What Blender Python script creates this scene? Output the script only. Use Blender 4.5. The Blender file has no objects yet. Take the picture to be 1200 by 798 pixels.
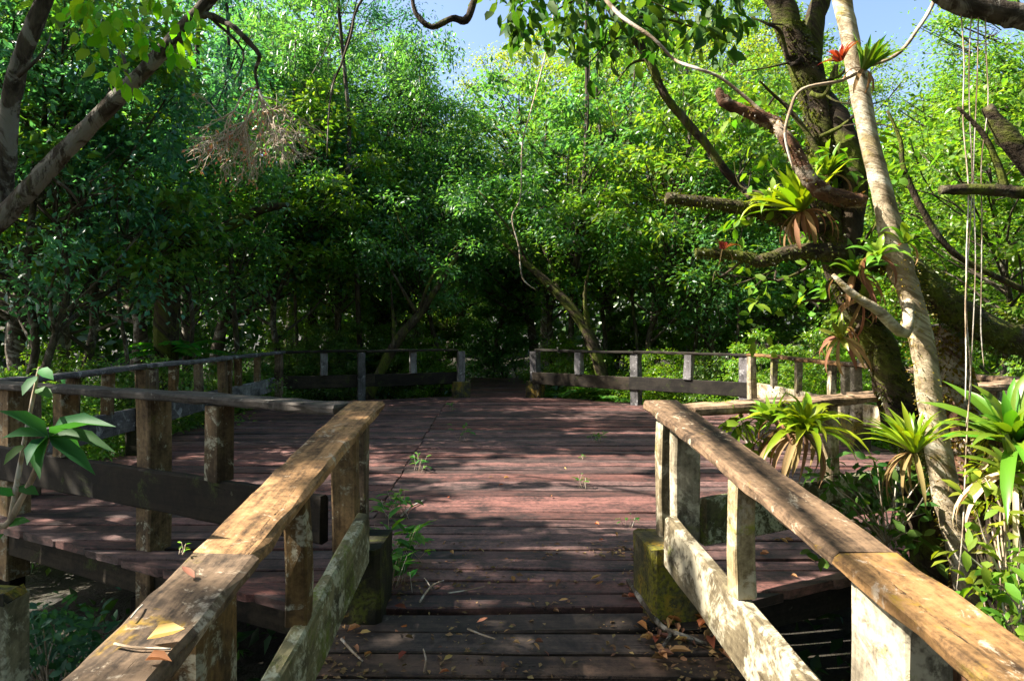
import bpy, math, random
import numpy as np
from mathutils import Vector as V, Matrix

random.seed(7)
RNG = np.random.default_rng(11)
R = math.radians
F, H, HY = 800.0, 1.30, 387.0
GZ = -0.80                                   # swamp ground under the deck

def P(px, py, d):
    """a point of the place: d metres ahead, seen px,py in a 1200x798 frame"""
    return V(((px - 600) / F * d, d, H - (py - HY) / F * d))

SUN_EL, SUN_AZ = R(45), R(3)                 # sun off to the side, a touch behind the viewer
SUN = V((-math.cos(SUN_EL) * math.cos(SUN_AZ), -math.cos(SUN_EL) * math.sin(SUN_AZ), math.sin(SUN_EL)))

sc = bpy.context.scene
COL = sc.collection

# ------------------------------------------------------------------ materials
class NT:
    def __init__(s, name):
        s.m = bpy.data.materials.new(name); s.m.use_nodes = True
        s.t = s.m.node_tree; s.t.nodes.clear()
        s.out = s.t.nodes.new('ShaderNodeOutputMaterial')
    def n(s, typ, ins=None, **kw):
        nd = s.t.nodes.new('ShaderNode' + typ)
        for k, v in kw.items(): setattr(nd, k, v)
        for k, v in (ins or {}).items():
            so = nd.inputs[k]
            if isinstance(v, bpy.types.NodeSocket): s.t.links.new(v, so)
            else: so.default_value = v
        return nd
    def link(s, a, b): s.t.links.new(a, b)
    def mix(s, f, a, b, mode='MIX'):
        nd = s.n('Mix', data_type='RGBA', blend_type=mode)
        for so, v in ((nd.inputs[0], f), (nd.inputs[6], a), (nd.inputs[7], b)):
            if isinstance(v, bpy.types.NodeSocket): s.t.links.new(v, so)
            else: so.default_value = v if not isinstance(v, tuple) else (*v[:3], 1)
        return nd.outputs[2]
    def math(s, op, a, b=0.0, c=0.0, clamp=False):
        nd = s.n('Math', operation=op, use_clamp=clamp)
        for so, v in zip(nd.inputs, (a, b, c)):
            if isinstance(v, bpy.types.NodeSocket): s.t.links.new(v, so)
            else: so.default_value = v
        return nd.outputs[0]
    def noise(s, vec, scale, detail=4, rough=.6, dist=0.0):
        return s.n('TexNoise', {'Vector': vec, 'Scale': scale, 'Detail': detail, 'Roughness': rough, 'Distortion': dist}).outputs['Fac']
    def ramp(s, f, lo, hi):
        return s.n('MapRange', {'Value': f, 'From Min': lo, 'From Max': hi, 'To Min': 0.0, 'To Max': 1.0}, interpolation_type='SMOOTHSTEP').outputs[0]
    def attr(s, name): return s.n('Attribute', attribute_name=name)
    def scaled(s, vec, sx, sy, sz):
        return s.n('VectorMath', {0: vec, 1: (sx, sy, sz)}, operation='MULTIPLY').outputs[0]

def wood_mat(name, dark, light, lichen=.3, lcol=(.42, .41, .34), moss=.2, mcol=(.12, .13, .02), orange=0.0, bump=.5, blotch=7.0, rough=.85, spec=.25):
    t = NT(name)
    gc = t.attr('gc').outputs['Vector']; rnd = t.attr('rnd').outputs['Fac']
    fine = t.noise(t.scaled(gc, 2.5, 55, 55), 1.0, 5, .65, .3)
    mid = t.noise(t.scaled(gc, 1.3, 11, 11), 1.0, 4, .6, .8)
    big = t.noise(t.scaled(gc, 3.0, 3.5, 3.5), 1.0, 5, .65, .4)
    grit = t.noise(gc, 38, 6, .75); cloud = t.noise(gc, 5.5, 6, .7, .4)
    g = t.math('ADD', t.math('ADD', t.math('MULTIPLY', fine, .22), t.math('MULTIPLY', mid, .18)), t.math('ADD', t.math('MULTIPLY', grit, .30), t.math('MULTIPLY', cloud, .30)))
    col = t.mix(t.ramp(g, .39, .61), dark, light)
    val = t.math('MULTIPLY_ADD', rnd, .9, .5)
    col = t.n('HueSaturation', {'Value': val, 'Saturation': t.math('MULTIPLY_ADD', t.math('FRACT', t.math('MULTIPLY', rnd, 13.7)), .45, .72), 'Color': col}).outputs[0]
    # damp stains
    col = t.mix(t.math('MULTIPLY', t.ramp(big, .50, .66), .8), col, tuple(c * .35 for c in dark))
    # lichen blotches
    ln = t.noise(gc, blotch, 7, .72, .5)
    ls = t.noise(gc, blotch * 6, 3, .6)
    lm = t.math('MULTIPLY', t.ramp(ln, .72 - lichen * .42, .78 - lichen * .38), t.ramp(ls, .30, .55))
    col = t.mix(t.math('MULTIPLY', lm, .85), col, lcol)
    # moss
    mn = t.noise(gc, 3.4, 7, .7, .6); ms = t.noise(gc, 60, 2, .6)
    mm = t.math('MULTIPLY', t.ramp(mn, .70 - moss * .4, .80 - moss * .32), t.ramp(ms, .25, .6))
    mc = t.mix(ms, mcol, tuple(c * 1.7 for c in mcol))
    col = t.mix(t.math('MULTIPLY', mm, .9), col, mc)
    if orange:
        on = t.noise(gc, 6.5, 6, .7, .5)
        om = t.math('MULTIPLY', t.ramp(on, .66 - orange * .3, .76 - orange * .25), t.ramp(ms, .3, .62))
        col = t.mix(t.math('MULTIPLY', om, .9), col, (.24, .145, .018))
    crack = t.math('MAXIMUM', t.ramp(t.noise(t.scaled(gc, .9, 30, 30), 1.0, 3, .5, .2), .30, .36), t.ramp(grit, .62, .5))
    col = t.mix(t.math('SUBTRACT', 1.0, crack), col, tuple(c * .25 for c in dark))
    hgt = t.math('ADD', t.math('MULTIPLY', g, .6), t.math('ADD', t.math('MULTIPLY', mm, .5), t.math('MULTIPLY', crack, .7)))
    bp = t.n('Bump', {'Strength': bump, 'Distance': .012, 'Height': hgt})
    b = t.n('BsdfPrincipled', {'Base Color': col, 'Roughness': rough, 'Specular IOR Level': spec, 'Normal': bp.outputs[0]})
    t.link(b.outputs[0], t.out.inputs[0])
    return t.m

def leaf_mat(name, trans=.52, rough=.38, tint=(1.2, 1.2, .35), var=.85, spec=.6):
    """colour = object colour, varied leaf by leaf"""
    t = NT(name)
    oc = t.n('ObjectInfo').outputs['Color']; rnd = t.attr('rnd').outputs['Fac']
    hue = t.math('MULTIPLY_ADD', rnd, -.065, .53)
    r2 = t.math('FRACT', t.math('MULTIPLY', rnd, 17.31))
    val = t.math('MULTIPLY_ADD', r2, var, 1.0 - var * .42)
    col = t.n('HueSaturation', {'Hue': hue, 'Saturation': 1.05, 'Value': val, 'Color': oc}).outputs[0]
    b = t.n('BsdfPrincipled', {'Base Color': col, 'Roughness': rough, 'Specular IOR Level': spec})
    tc = t.mix(1.0, col, tint, 'MULTIPLY')
    tc = t.n('HueSaturation', {'Value': 1.5, 'Color': tc}).outputs[0]
    tr = t.n('BsdfTranslucent', {'Color': tc})
    mx = t.n('MixShader', {0: trans, 1: b.outputs[0], 2: tr.outputs[0]})
    t.link(mx.outputs[0], t.out.inputs[0])
    return t.m

def bark_mat(name, dark, light, patch=(.5, .47, .38), pamt=.4, moss=(.06, .075, .012), mamt=.3, bump=.8, grain=(9, 26, 26)):
    t = NT(name)
    gc = t.attr('gc').outputs['Vector']
    fine = t.noise(t.scaled(gc, *grain), 1.0, 6, .65, .6)
    pn = t.noise(gc, 5.0, 6, .7, .8)
    mn = t.noise(gc, 3.1, 6, .7, .5); ms = t.noise(gc, 45, 3, .65)
    col = t.mix(t.ramp(fine, .35, .65), dark, light)
    col = t.mix(t.math('MULTIPLY', t.ramp(pn, .66 - pamt * .4, .72 - pamt * .35), .9), col, patch)
    mm = t.math('MULTIPLY', t.ramp(mn, .72 - mamt * .45, .8 - mamt * .35), t.ramp(ms, .2, .55))
    col = t.mix(mm, col, t.mix(ms, moss, tuple(c * 2.2 for c in moss)))
    h = t.math('ADD', fine, t.math('MULTIPLY', ms, .6))
    bp = t.n('Bump', {'Strength': bump, 'Distance': .02, 'Height': h})
    b = t.n('BsdfPrincipled', {'Base Color': col, 'Roughness': .9, 'Specular IOR Level': .2, 'Normal': bp.outputs[0]})
    t.link(b.outputs[0], t.out.inputs[0])
    return t.m

def ground_mat():
    t = NT('swamp_soil')
    g = t.n('NewGeometry').outputs['Position']
    a = t.noise(g, 1.2, 8, .7); b_ = t.noise(g, 14, 5, .7)
    col = t.mix(t.ramp(a, .4, .65), (.018, .014, .009), (.045, .035, .018))
    col = t.mix(t.math('MULTIPLY', t.ramp(b_, .5, .7), .7), col, (.03, .045, .012))
    bp = t.n('Bump', {'Strength': .8, 'Distance': .08, 'Height': b_})
    b = t.n('BsdfPrincipled', {'Base Color': col, 'Roughness': .8, 'Normal': bp.outputs[0]})
    t.link(b.outputs[0], t.out.inputs[0]); return t.m

M = {}
M['plank'] = wood_mat('deck_plank_wood', (.011, .006, .006), (.165, .070, .058), lichen=.10, lcol=(.22, .18, .15), moss=.03, blotch=4, bump=.55, rough=.7, spec=.4)
M['ramp'] = wood_mat('ramp_plank_wood', (.016, .011, .009), (.080, .052, .038), lichen=.18, lcol=(.19, .16, .12), moss=.16, mcol=(.045, .045, .008), blotch=4, bump=.7, rough=.75, spec=.35)
M['rail_top'] = wood_mat('rail_top_wood', (.024, .014, .007), (.31, .178, .085), lichen=.36, lcol=(.42, .34, .24), moss=.18, mcol=(.10, .085, .012), orange=.12, blotch=11)
M['rail_mossy'] = wood_mat('mossy_rail_wood', (.024, .014, .007), (.28, .165, .08), lichen=.38, lcol=(.42, .34, .25), moss=.36, mcol=(.12, .095, .012), orange=.34, blotch=11)
M['pale_wood'] = wood_mat('lichened_pale_wood', (.075, .054, .030), (.32, .26, .16), lichen=.56, lcol=(.43, .38, .275), moss=.34, mcol=(.16, .17, .02), blotch=5)
M['green_wood'] = wood_mat('green_mossy_wood', (.05, .045, .022), (.17, .15, .075), lichen=.58, lcol=(.40, .40, .30), moss=.52, mcol=(.075, .10, .010), blotch=9)
M['dark_wood'] = wood_mat('shade_dark_wood', (.010, .007, .005), (.036, .027, .017), lichen=.16, lcol=(.085, .085, .055), moss=.34, mcol=(.035, .048, .008), blotch=6)  # shade at the deck edge is put into the dark colour; moss its own
M['post_brown'] = wood_mat('brown_post_wood', (.05, .03, .015), (.20, .13, .065), lichen=.40, lcol=(.34, .32, .24), moss=.34, mcol=(.09, .09, .012), blotch=8)
M['grey_wood'] = wood_mat('grey_old_wood', (.06, .055, .055), (.20, .185, .19), lichen=.4, lcol=(.34, .33, .33), moss=.12, blotch=7)
M['old_top'] = wood_mat('dark_old_rail_wood', (.035, .028, .024), (.12, .10, .085), lichen=.3, lcol=(.22, .21, .18), moss=.2, blotch=8)
M['block'] = wood_mat('mossy_block', (.020, .018, .010), (.075, .066, .036), lichen=.2, lcol=(.20, .19, .12), moss=.6, mcol=(.11, .10, .008), orange=.5, blotch=4)
M['block_dark'] = wood_mat('dark_mossy_block', (.012, .011, .006), (.045, .040, .022), lichen=.2, lcol=(.11, .11, .07), moss=.55, mcol=(.045, .05, .006), orange=.1, blotch=4)
M['leaf'] = leaf_mat('tree_leaf')
M['near_leaf'] = leaf_mat('glossy_leaf', trans=.42, rough=.58, spec=.2, var=.6)
M['strap'] = leaf_mat('strap_leaf', trans=.30, rough=.35, tint=(1.2, 1.15, .3), var=.6, spec=.45)
M['dead'] = leaf_mat('dead_leaf', trans=.22, rough=.75, tint=(1.1, 1, .8), var=.8, spec=.15)
M['bark'] = bark_mat('forest_bark', (.022, .017, .012), (.085, .066, .046), patch=(.17, .16, .13), pamt=.3, mamt=.35)
M['bark_grey'] = bark_mat('grey_bark', (.028, .021, .015), (.095, .074, .054), patch=(.22, .20, .17), pamt=.38, mamt=.22)
M['bark_pale'] = bark_mat('pale_smooth_bark', (.15, .11, .065), (.42, .34, .23), patch=(.52, .47, .37), pamt=.42, moss=(.20, .15, .03), mamt=.36, bump=.7, grain=(15, 15, 15))
M['bark_dark'] = bark_mat('dark_mossy_bark', (.014, .010, .007), (.065, .046, .028), patch=(.12, .10, .07), pamt=.2, moss=(.050, .060, .007), mamt=.6, bump=1.0)
M['bark_red'] = bark_mat('peeling_red_bark', (.035, .017, .011), (.15, .075, .042), patch=(.32, .27, .21), pamt=.42, moss=(.08, .075, .01), mamt=.15)
M['twig'] = bark_mat('dry_twig', (.16, .11, .07), (.40, .31, .22), patch=(.5, .46, .4), pamt=.4, mamt=0.0, bump=.3)
M['dry_twig'] = bark_mat('lightened_twig', (.30, .21, .14), (.58, .48, .37), patch=(.62, .56, .48), pamt=.4, mamt=0.0, bump=.2)  # twig colour lightened to make up for the backlit cluster
M['ground'] = ground_mat()

# ------------------------------------------------------------------ mesh helpers
def rand_off(): return V((random.uniform(-40, 40), random.uniform(-40, 40), random.uniform(-40, 40)))

class MB:
    """collects shapes, links them as ONE mesh object"""
    def __init__(s): s.v, s.f, s.gc, s.rnd, s.sm = [], [], [], [], []
    def ring_stack(s, rings, gcs, rnd, caps=True, smooth=False):
        n = len(rings[0]); b = len(s.v)
        for r, g in zip(rings, gcs):
            s.v += [tuple(p) for p in r]; s.gc += [tuple(x) for x in g]; s.rnd += [rnd] * n
        for i in range(len(rings) - 1):
            for j in range(n):
                k = (j + 1) % n
                s.f.append((b + i*n + j, b + i*n + k, b + (i+1)*n + k, b + (i+1)*n + j)); s.sm.append(smooth)
        if caps:
            s.f.append(tuple(b + j for j in reversed(range(n)))); s.sm.append(False)
            e = b + (len(rings)-1)*n
            s.f.append(tuple(e + j for j in range(n))); s.sm.append(False)
    def beam(s, p0, p1, w, t, side, seg=.22, jit=.003, ch=.006, warp=.004, rnd=None, taper=1.0, skew=(0, 0)):
        """a sawn timber from p0 to p1; w across `side`, t across the other way"""
        p0, p1 = V(p0), V(p1); ax = (p1 - p0); L = ax.length; ax.normalize()
        side = V(side); side = (side - ax * side.dot(ax)).normalized(); up = ax.cross(side)
        n = max(2, int(L / seg) + 1); off = rand_off(); rnd = random.random() if rnd is None else rnd
        hw, ht = w/2, t/2
        prof = [(hw-ch, -ht), (hw, -ht+ch), (hw, ht-ch), (hw-ch, ht), (-hw+ch, ht), (-hw, ht-ch), (-hw, -ht+ch), (-hw+ch, -ht)]
        ph1, ph2 = random.uniform(0, 6), random.uniform(0, 6)
        rings, gcs = [], []
        for i in range(n):
            u = i / (n-1); c = p0 + ax * (L*u)
            c = c + side * (warp * math.sin(ph1 + 3.1*u)) + up * (warp * math.sin(ph2 + 4.3*u))
            k = 1 + (taper-1)*u
            end = jit * 1.5 if i in (0, n-1) else 0; sk = skew[0] if i == 0 else skew[1] if i == n-1 else 0
            r, g = [], []
            for a, b_ in prof:
                q = c + side*(a*k + random.uniform(-jit, jit)) + up*(b_*k + random.uniform(-jit, jit)) + ax*(random.uniform(-end, end) + sk*a)
                r.append(q); g.append(V((L*u, a, b_)) + off)
            rings.append(r); gcs.append(g)
        s.ring_stack(rings, gcs, rnd)
    def tube(s, pts, rad, sides=8, bump=.08, smooth_n=4, caps=True, rnd=None):
        pts, rr = spline(pts, rad, smooth_n)
        off = rand_off(); rings, gcs = [], []; L = 0; prev = None
        a = None
        for i, p in enumerate(pts):
            d = (pts[min(i+1, len(pts)-1)] - pts[max(i-1, 0)])
            if d.length < 1e-6: d = V((0, 0, 1))
            d.normalize()
            if a is None: a = d.orthogonal().normalized()
            a = (a - d*a.dot(d))
            a = a.normalized() if a.length > 1e-5 else d.orthogonal().normalized()
            b = d.cross(a)
            if i: L += (p - pts[i-1]).length
            r, g = [], []
            for j in range(sides):
                th = 2*math.pi*j/sides
                k = rr[i] * (1 + random.uniform(-bump, bump))
                o = a*math.cos(th) + b*math.sin(th)
                r.append(p + o*k); g.append(V((L, 0, 0)) + o*max(rr[i], .01) + off)
            rings.append(r); gcs.append(g)
        s.ring_stack(rings, gcs, random.random() if rnd is None else rnd, caps, True)
    def raw(s, verts, faces, rnd=0.5, smooth=True):
        b = len(s.v); s.v += [tuple(v) for v in verts]; off = rand_off()
        s.gc += [tuple(V(v) + off) for v in verts]; s.rnd += [rnd]*len(verts)
        s.f += [tuple(b+i for i in f) for f in faces]; s.sm += [smooth]*len(faces)
    def build(s, name, mat, parent=None, origin=None):
        o0 = V(origin) if origin is not None else (V(parent['o']) if parent is not None and 'o' in parent else V((0, 0, 0)))
        me = bpy.data.meshes.new(name)
        vv = [(x - o0.x, y - o0.y, z - o0.z) for x, y, z in s.v]
        me.from_pydata(vv, [], s.f)
        me.attributes.new('gc', 'FLOAT_VECTOR', 'POINT').data.foreach_set('vector', np.array(s.gc, 'f').ravel())
        me.attributes.new('rnd', 'FLOAT', 'POINT').data.foreach_set('value', np.array(s.rnd, 'f'))
        me.polygons.foreach_set('use_smooth', np.array(s.sm, bool))
        me.materials.append(mat)
        ob = bpy.data.objects.new(name, me); COL.objects.link(ob)
        if parent is not None: ob.parent = parent
        elif origin is not None: ob.location = o0
        return ob

def spline(pts, rad, n):
    pts = [V(p) for p in pts]
    rad = list(rad) if hasattr(rad, '__len__') else [rad]*len(pts)
    if len(rad) == 2 and len(pts) > 2: rad = [rad[0] + (rad[1]-rad[0])*i/(len(pts)-1) for i in range(len(pts))]
    if n <= 1 or len(pts) < 2: return pts, rad
    op, orr = [], []
    for i in range(len(pts)-1):
        p0, p1, p2, p3 = pts[max(i-1, 0)], pts[i], pts[i+1], pts[min(i+2, len(pts)-1)]
        for k in range(n):
            t = k/n
            op.append(.5*((2*p1) + (p2-p0)*t + (2*p0-5*p1+4*p2-p3)*t*t + (3*p1-p0-3*p2+p3)*t**3))
            orr.append(rad[i] + (rad[i+1]-rad[i])*t)
    op.append(pts[-1]); orr.append(rad[-1])
    return op, orr

def unit(a): return a / np.maximum(np.linalg.norm(a, axis=-1, keepdims=True), 1e-9)

def leaves_obj(name, pos, ax, nrm, L, W, mat, parent=None, color=None, big=False, fold=.22, droop=.25, origin=None, rnd=None):
    """one mesh of many leaves: base at pos, pointing along ax, facing nrm"""
    pos, ax, nrm = np.asarray(pos, float), unit(np.asarray(ax, float)), np.asarray(nrm, float)
    N = len(pos); L = np.broadcast_to(np.asarray(L, float), (N,))[:, None]; W = np.broadcast_to(np.asarray(W, float), (N,))[:, None]
    nrm = unit(nrm - ax * (nrm*ax).sum(1, keepdims=True)); sd = np.cross(ax, nrm)
    if origin is not None: pos = pos - np.asarray(origin)
    elif parent is not None and 'o' in parent: pos = pos - np.array(parent['o'][:])
    if big:
        def pt(u, v, dz): return pos + ax*(L*u) + sd*(W*v) + nrm*(L*dz)
        cols = [pt(0, 0, 0), pt(.3, -.42, fold*.22 - droop*.06), pt(.3, 0, -droop*.06), pt(.3, .42, fold*.22 - droop*.06),
                pt(.68, -.40, fold*.2 - droop*.35), pt(.68, 0, -droop*.35), pt(.68, .40, fold*.2 - droop*.35), pt(1, 0, -droop)]
        quads = [(0, 2, 1), (0, 3, 2), (1, 2, 5, 4), (2, 3, 6, 5), (4, 5, 7), (5, 6, 7)]
    else:
        cols = [pos, pos + ax*(L*.45) + sd*(W*-.5) + nrm*(L*fold*.3), pos + ax*L - nrm*(L*droop*.4), pos + ax*(L*.45) + sd*(W*.5) + nrm*(L*fold*.3)]
        quads = [(0, 2, 1), (0, 3, 2)]
    k = len(cols)
    co = np.stack(cols, 1).reshape(-1, 3)
    loops, starts, tot = [], [], []
    per = [i for q in quads for i in q]; ls = [len(q) for q in quads]
    li = (np.array(per)[None, :] + (np.arange(N)*k)[:, None]).ravel()
    st = np.concatenate([[0], np.cumsum(ls)[:-1]]); st = (st[None, :] + (np.arange(N)*len(per))[:, None]).ravel()
    me = bpy.data.meshes.new(name)
    me.vertices.add(len(co)); me.vertices.foreach_set('co', co.ravel().astype('f'))
    me.loops.add(len(li)); me.loops.foreach_set('vertex_index', li.astype('i'))
    me.polygons.add(len(st)); me.polygons.foreach_set('loop_start', st.astype('i'))
    me.update(calc_edges=True)
    r = RNG.random(N) if rnd is None else rnd
    me.attributes.new('rnd', 'FLOAT', 'POINT').data.foreach_set('value', np.repeat(r, k).astype('f'))
    if big: me.polygons.foreach_set('use_smooth', np.ones(len(st), bool))
    me.materials.append(mat)
    ob = bpy.data.objects.new(name, me); COL.objects.link(ob)
    if color: ob.color = (*color, 1)
    if parent is not None: ob.parent = parent
    elif origin is not None: ob.location = origin
    return ob

def clump_leaves(centres, radii, n, L, flat=.62, jit=.35):
    """leaf positions, axes and normals for clumps"""
    C = np.repeat(np.asarray(centres, float), n, 0); Rr = np.repeat(np.asarray(radii, float), n)[:, None]
    N = len(C)
    d = unit(RNG.normal(size=(N, 3))); rr = RNG.random((N, 1)) ** .42
    p = C + d * rr * Rr * np.array([1, 1, flat]) * (1 + .38*RNG.normal(size=(N, 1)))
    ax = d*np.array([1, 1, .3]) + RNG.normal(size=(N, 3))*.6 + np.array([0, 0, -.25])
    nr = np.array([0, 0, .9]) + d*.55 + RNG.normal(size=(N, 3))*jit
    return p, ax, nr

def vnoise(x, y, seed=0):
    xi, yi = np.floor(x).astype(np.int64), np.floor(y).astype(np.int64); fx, fy = x - xi, y - yi
    fx, fy = fx*fx*(3-2*fx), fy*fy*(3-2*fy)
    def h(a, b):
        n = (a*374761393 + b*668265263 + seed*1442695) & 0xffffffff
        n = ((n ^ (n >> 13)) * 1274126177) & 0xffffffff
        return ((n ^ (n >> 16)) & 0xffff) / 65535.0
    return (h(xi, yi)*(1-fx) + h(xi+1, yi)*fx)*(1-fy) + (h(xi, yi+1)*(1-fx) + h(xi+1, yi+1)*fx)*fy

def tag(o, label=None, cat=None, group=None, kind=None):
    for k, v in (('label', label), ('category', cat), ('group', group), ('kind', kind)):
        if v: o[k] = v
    return o

def thing(name, label, cat, loc, group=None):
    o = bpy.data.objects.new(name, None); COL.objects.link(o); o.location = V(loc); o['o'] = list(V(loc))
    o.empty_display_size = .1
    return tag(o, label, cat, group)

def copy_thing(root, loc, rz=0, s=1.0, label=None, group=None, color=None, sz=None):
    r = root.copy(); COL.objects.link(r); r.location = loc; r.rotation_euler = (0, 0, rz); r.scale = (s, s, sz or s)
    if label: r['label'] = label
    if group: r['group'] = group
    for ch in root.children:
        c = ch.copy(); COL.objects.link(c); c.parent = r
        if color and ch.name.split('.')[0] in ('crown', 'fronds'): c.color = (*color, 1)
    return r

# ------------------------------------------------------------------ ground
def build_ground():
    mb = MB(); xs = [-200, -80, -40] + [-24 + i*1.0 for i in range(49)] + [40, 80, 200]
    ys = [-120, -50, -20] + [-8 + i*1.0 for i in range(54)] + [70, 110, 220]
    b = []
    for y in ys:
        for x in xs:
            z = GZ + .10*math.sin(x*1.3 + y*.7) + .08*math.sin(x*.5 - y*1.9)
            if y > 13.6: z += min(.55, (y-13.6)*.3) * (1 if abs(x + .3) > 1.2 else .75)
            b.append((x, y, z))
    nx = len(xs); f = [(j*nx+i, j*nx+i+1, (j+1)*nx+i+1, (j+1)*nx+i) for j in range(len(ys)-1) for i in range(nx-1)]
    mb.raw(b, f); o = mb.build('ground', M['ground']); tag(o, kind='structure')
build_ground()

# ------------------------------------------------------------------ deck, ramp, far path
POLY = [(-.93, 3.19), (-4.0, 4.82), (-4.3, 9.3), (-4.25, 12.2), (-1.02, 13.42), (.50, 13.42), (3.98, 10.85), (4.15, 4.82), (.98, 3.19)]
def span(y):
    xs = []
    for i in range(len(POLY)):
        (x0, y0), (x1, y1) = POLY[i], POLY[(i+1) % len(POLY)]
        if (y0 <= y < y1) or (y1 <= y < y0): xs.append(x0 + (x1-x0)*(y-y0)/(y1-y0))
    return (min(xs), max(xs)) if len(xs) >= 2 else None
RAMP_S = .14
def ramp_z(y): return -RAMP_S * (3.22 - y) if y < 3.22 else 0.0

def plank(mb, x0, x1, y, w, z, slope=0.0, skew=(0, 0)):
    th = .045; rnd = random.random()
    tilt = random.uniform(-.004, .004)
    mb.beam((x0, y, z - th/2 + random.uniform(-.003, .003)), (x1, y + random.uniform(-.004, .004), z - th/2 + tilt), w, th, (0, 1, slope), seg=.3, jit=.0028, ch=.006, warp=.005, rnd=rnd, skew=skew)

def build_decks():
    mb = MB(); y = 3.30; p = .166
    while y < 13.36:
        sp0, sp1 = span(y - p*.4), span(y + p*.4)
        if sp0 and sp1:
            x0, x1 = (sp0[0] + sp1[0])/2 - random.uniform(0, .015), (sp0[1] + sp1[1])/2 + random.uniform(0, .015); k0, k1 = (sp1[0]-sp0[0])/(p*.8), (sp1[1]-sp0[1])/(p*.8)
            j = -.92 + (y - 3.3)*-.03 + random.uniform(-.012, .012); j2 = 2.15 + random.uniform(-.01, .01)
            cuts = [x0] + [c for c in (j, j2) if x0 + .3 < c < x1 - .3] + [x1]
            for k in range(len(cuts)-1):
                yo = .03 if k == 0 and y > 4 else 0
                plank(mb, cuts[k] + .006, cuts[k+1] - .006, y + yo, p - random.uniform(.008, .022), .0, 0.0, (k0 if k == 0 else 0, k1 if k == len(cuts)-2 else 0))
        y += p
    o = mb.build('deck', M['plank']); tag(o, kind='structure')
    # joists / edge beams below the planks
    jb = MB()
    for i in range(len(POLY)):
        a, b = V((*POLY[i], 0)), V((*POLY[(i+1) % len(POLY)], 0))
        if i == len(POLY)-1: continue
        d = (b-a).normalized(); nrm = V((-d.y, d.x, 0)); ins = V((0, .27, 0)) if (a+b).y/2 < 8 else V((0, -.12, 0))
        jb.beam(a + ins + V((0, 0, -.165)), b + ins + V((0, 0, -.165)), .10, .22, nrm, seg=.4, jit=.004)
    for x in (-3.2, -2.2, -1.2, -.2, .8, 1.8, 2.8):
        jb.beam((x, 3.85 + max(0, abs(x)-.9)*.55, -.15), (x, 12.0 if abs(x) > 1 else 13.2, -.15), .08, .2, (1, 0, 0), seg=1.0)
    b2 = jb.build('edge_beam', M['dark_wood'], o)
    pb = MB()
    for x, y in ((-2.2, 4.15), (-3.7, 5.0), (-1.1, 3.55), (1.15, 3.6), (2.2, 4.2), (3.7, 5.0), (-3.9, 8), (3.7, 8), (-3.9, 11.5), (3.4, 10.8), (-1, 13), (.4, 13), (0, 3.4)):
        pb.beam((x, y, -1.2), (x, y, -.3), .16, .16, (1, 0, 0), seg=.3)
    pb.build('pile', M['dark_wood'], o)
    # ramp
    mr = MB(); y = 3.19 - .085; p = .156
    while y > .15:
        w = p - random.uniform(.008, .024)
        plank(mr, -.86 + random.uniform(-.03, .02), .96 + random.uniform(-.02, .03), y, w, ramp_z(y) - .006, RAMP_S)
        y -= p
    r = mr.build('boardwalk', M['ramp']); tag(r, kind='structure')
    rb = MB()
    for x in (-.76, .05, .86):
        rb.beam((x, 3.15, -.16), (x, .1, ramp_z(.1) - .16), .09, .18, (1, 0, 0), seg=.5)
    for x in (-.76, .86):
        for y in (2.6, 1.2):
            rb.beam((x, y, -1.3), (x, y, ramp_z(y) - .1), .12, .12, (1, 0, 0))
    rb.build('joist', M['dark_wood'], r)
    # far path
    mf = MB(); y = 13.55
    while y < 19:
        plank(mf, -.95 - (y-13.4)*.03, .42 - (y-13.4)*.03, y, .15, -.02); y += .17
    fo = mf.build('path', M['plank']); tag(fo, kind='structure')
build_decks()

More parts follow.
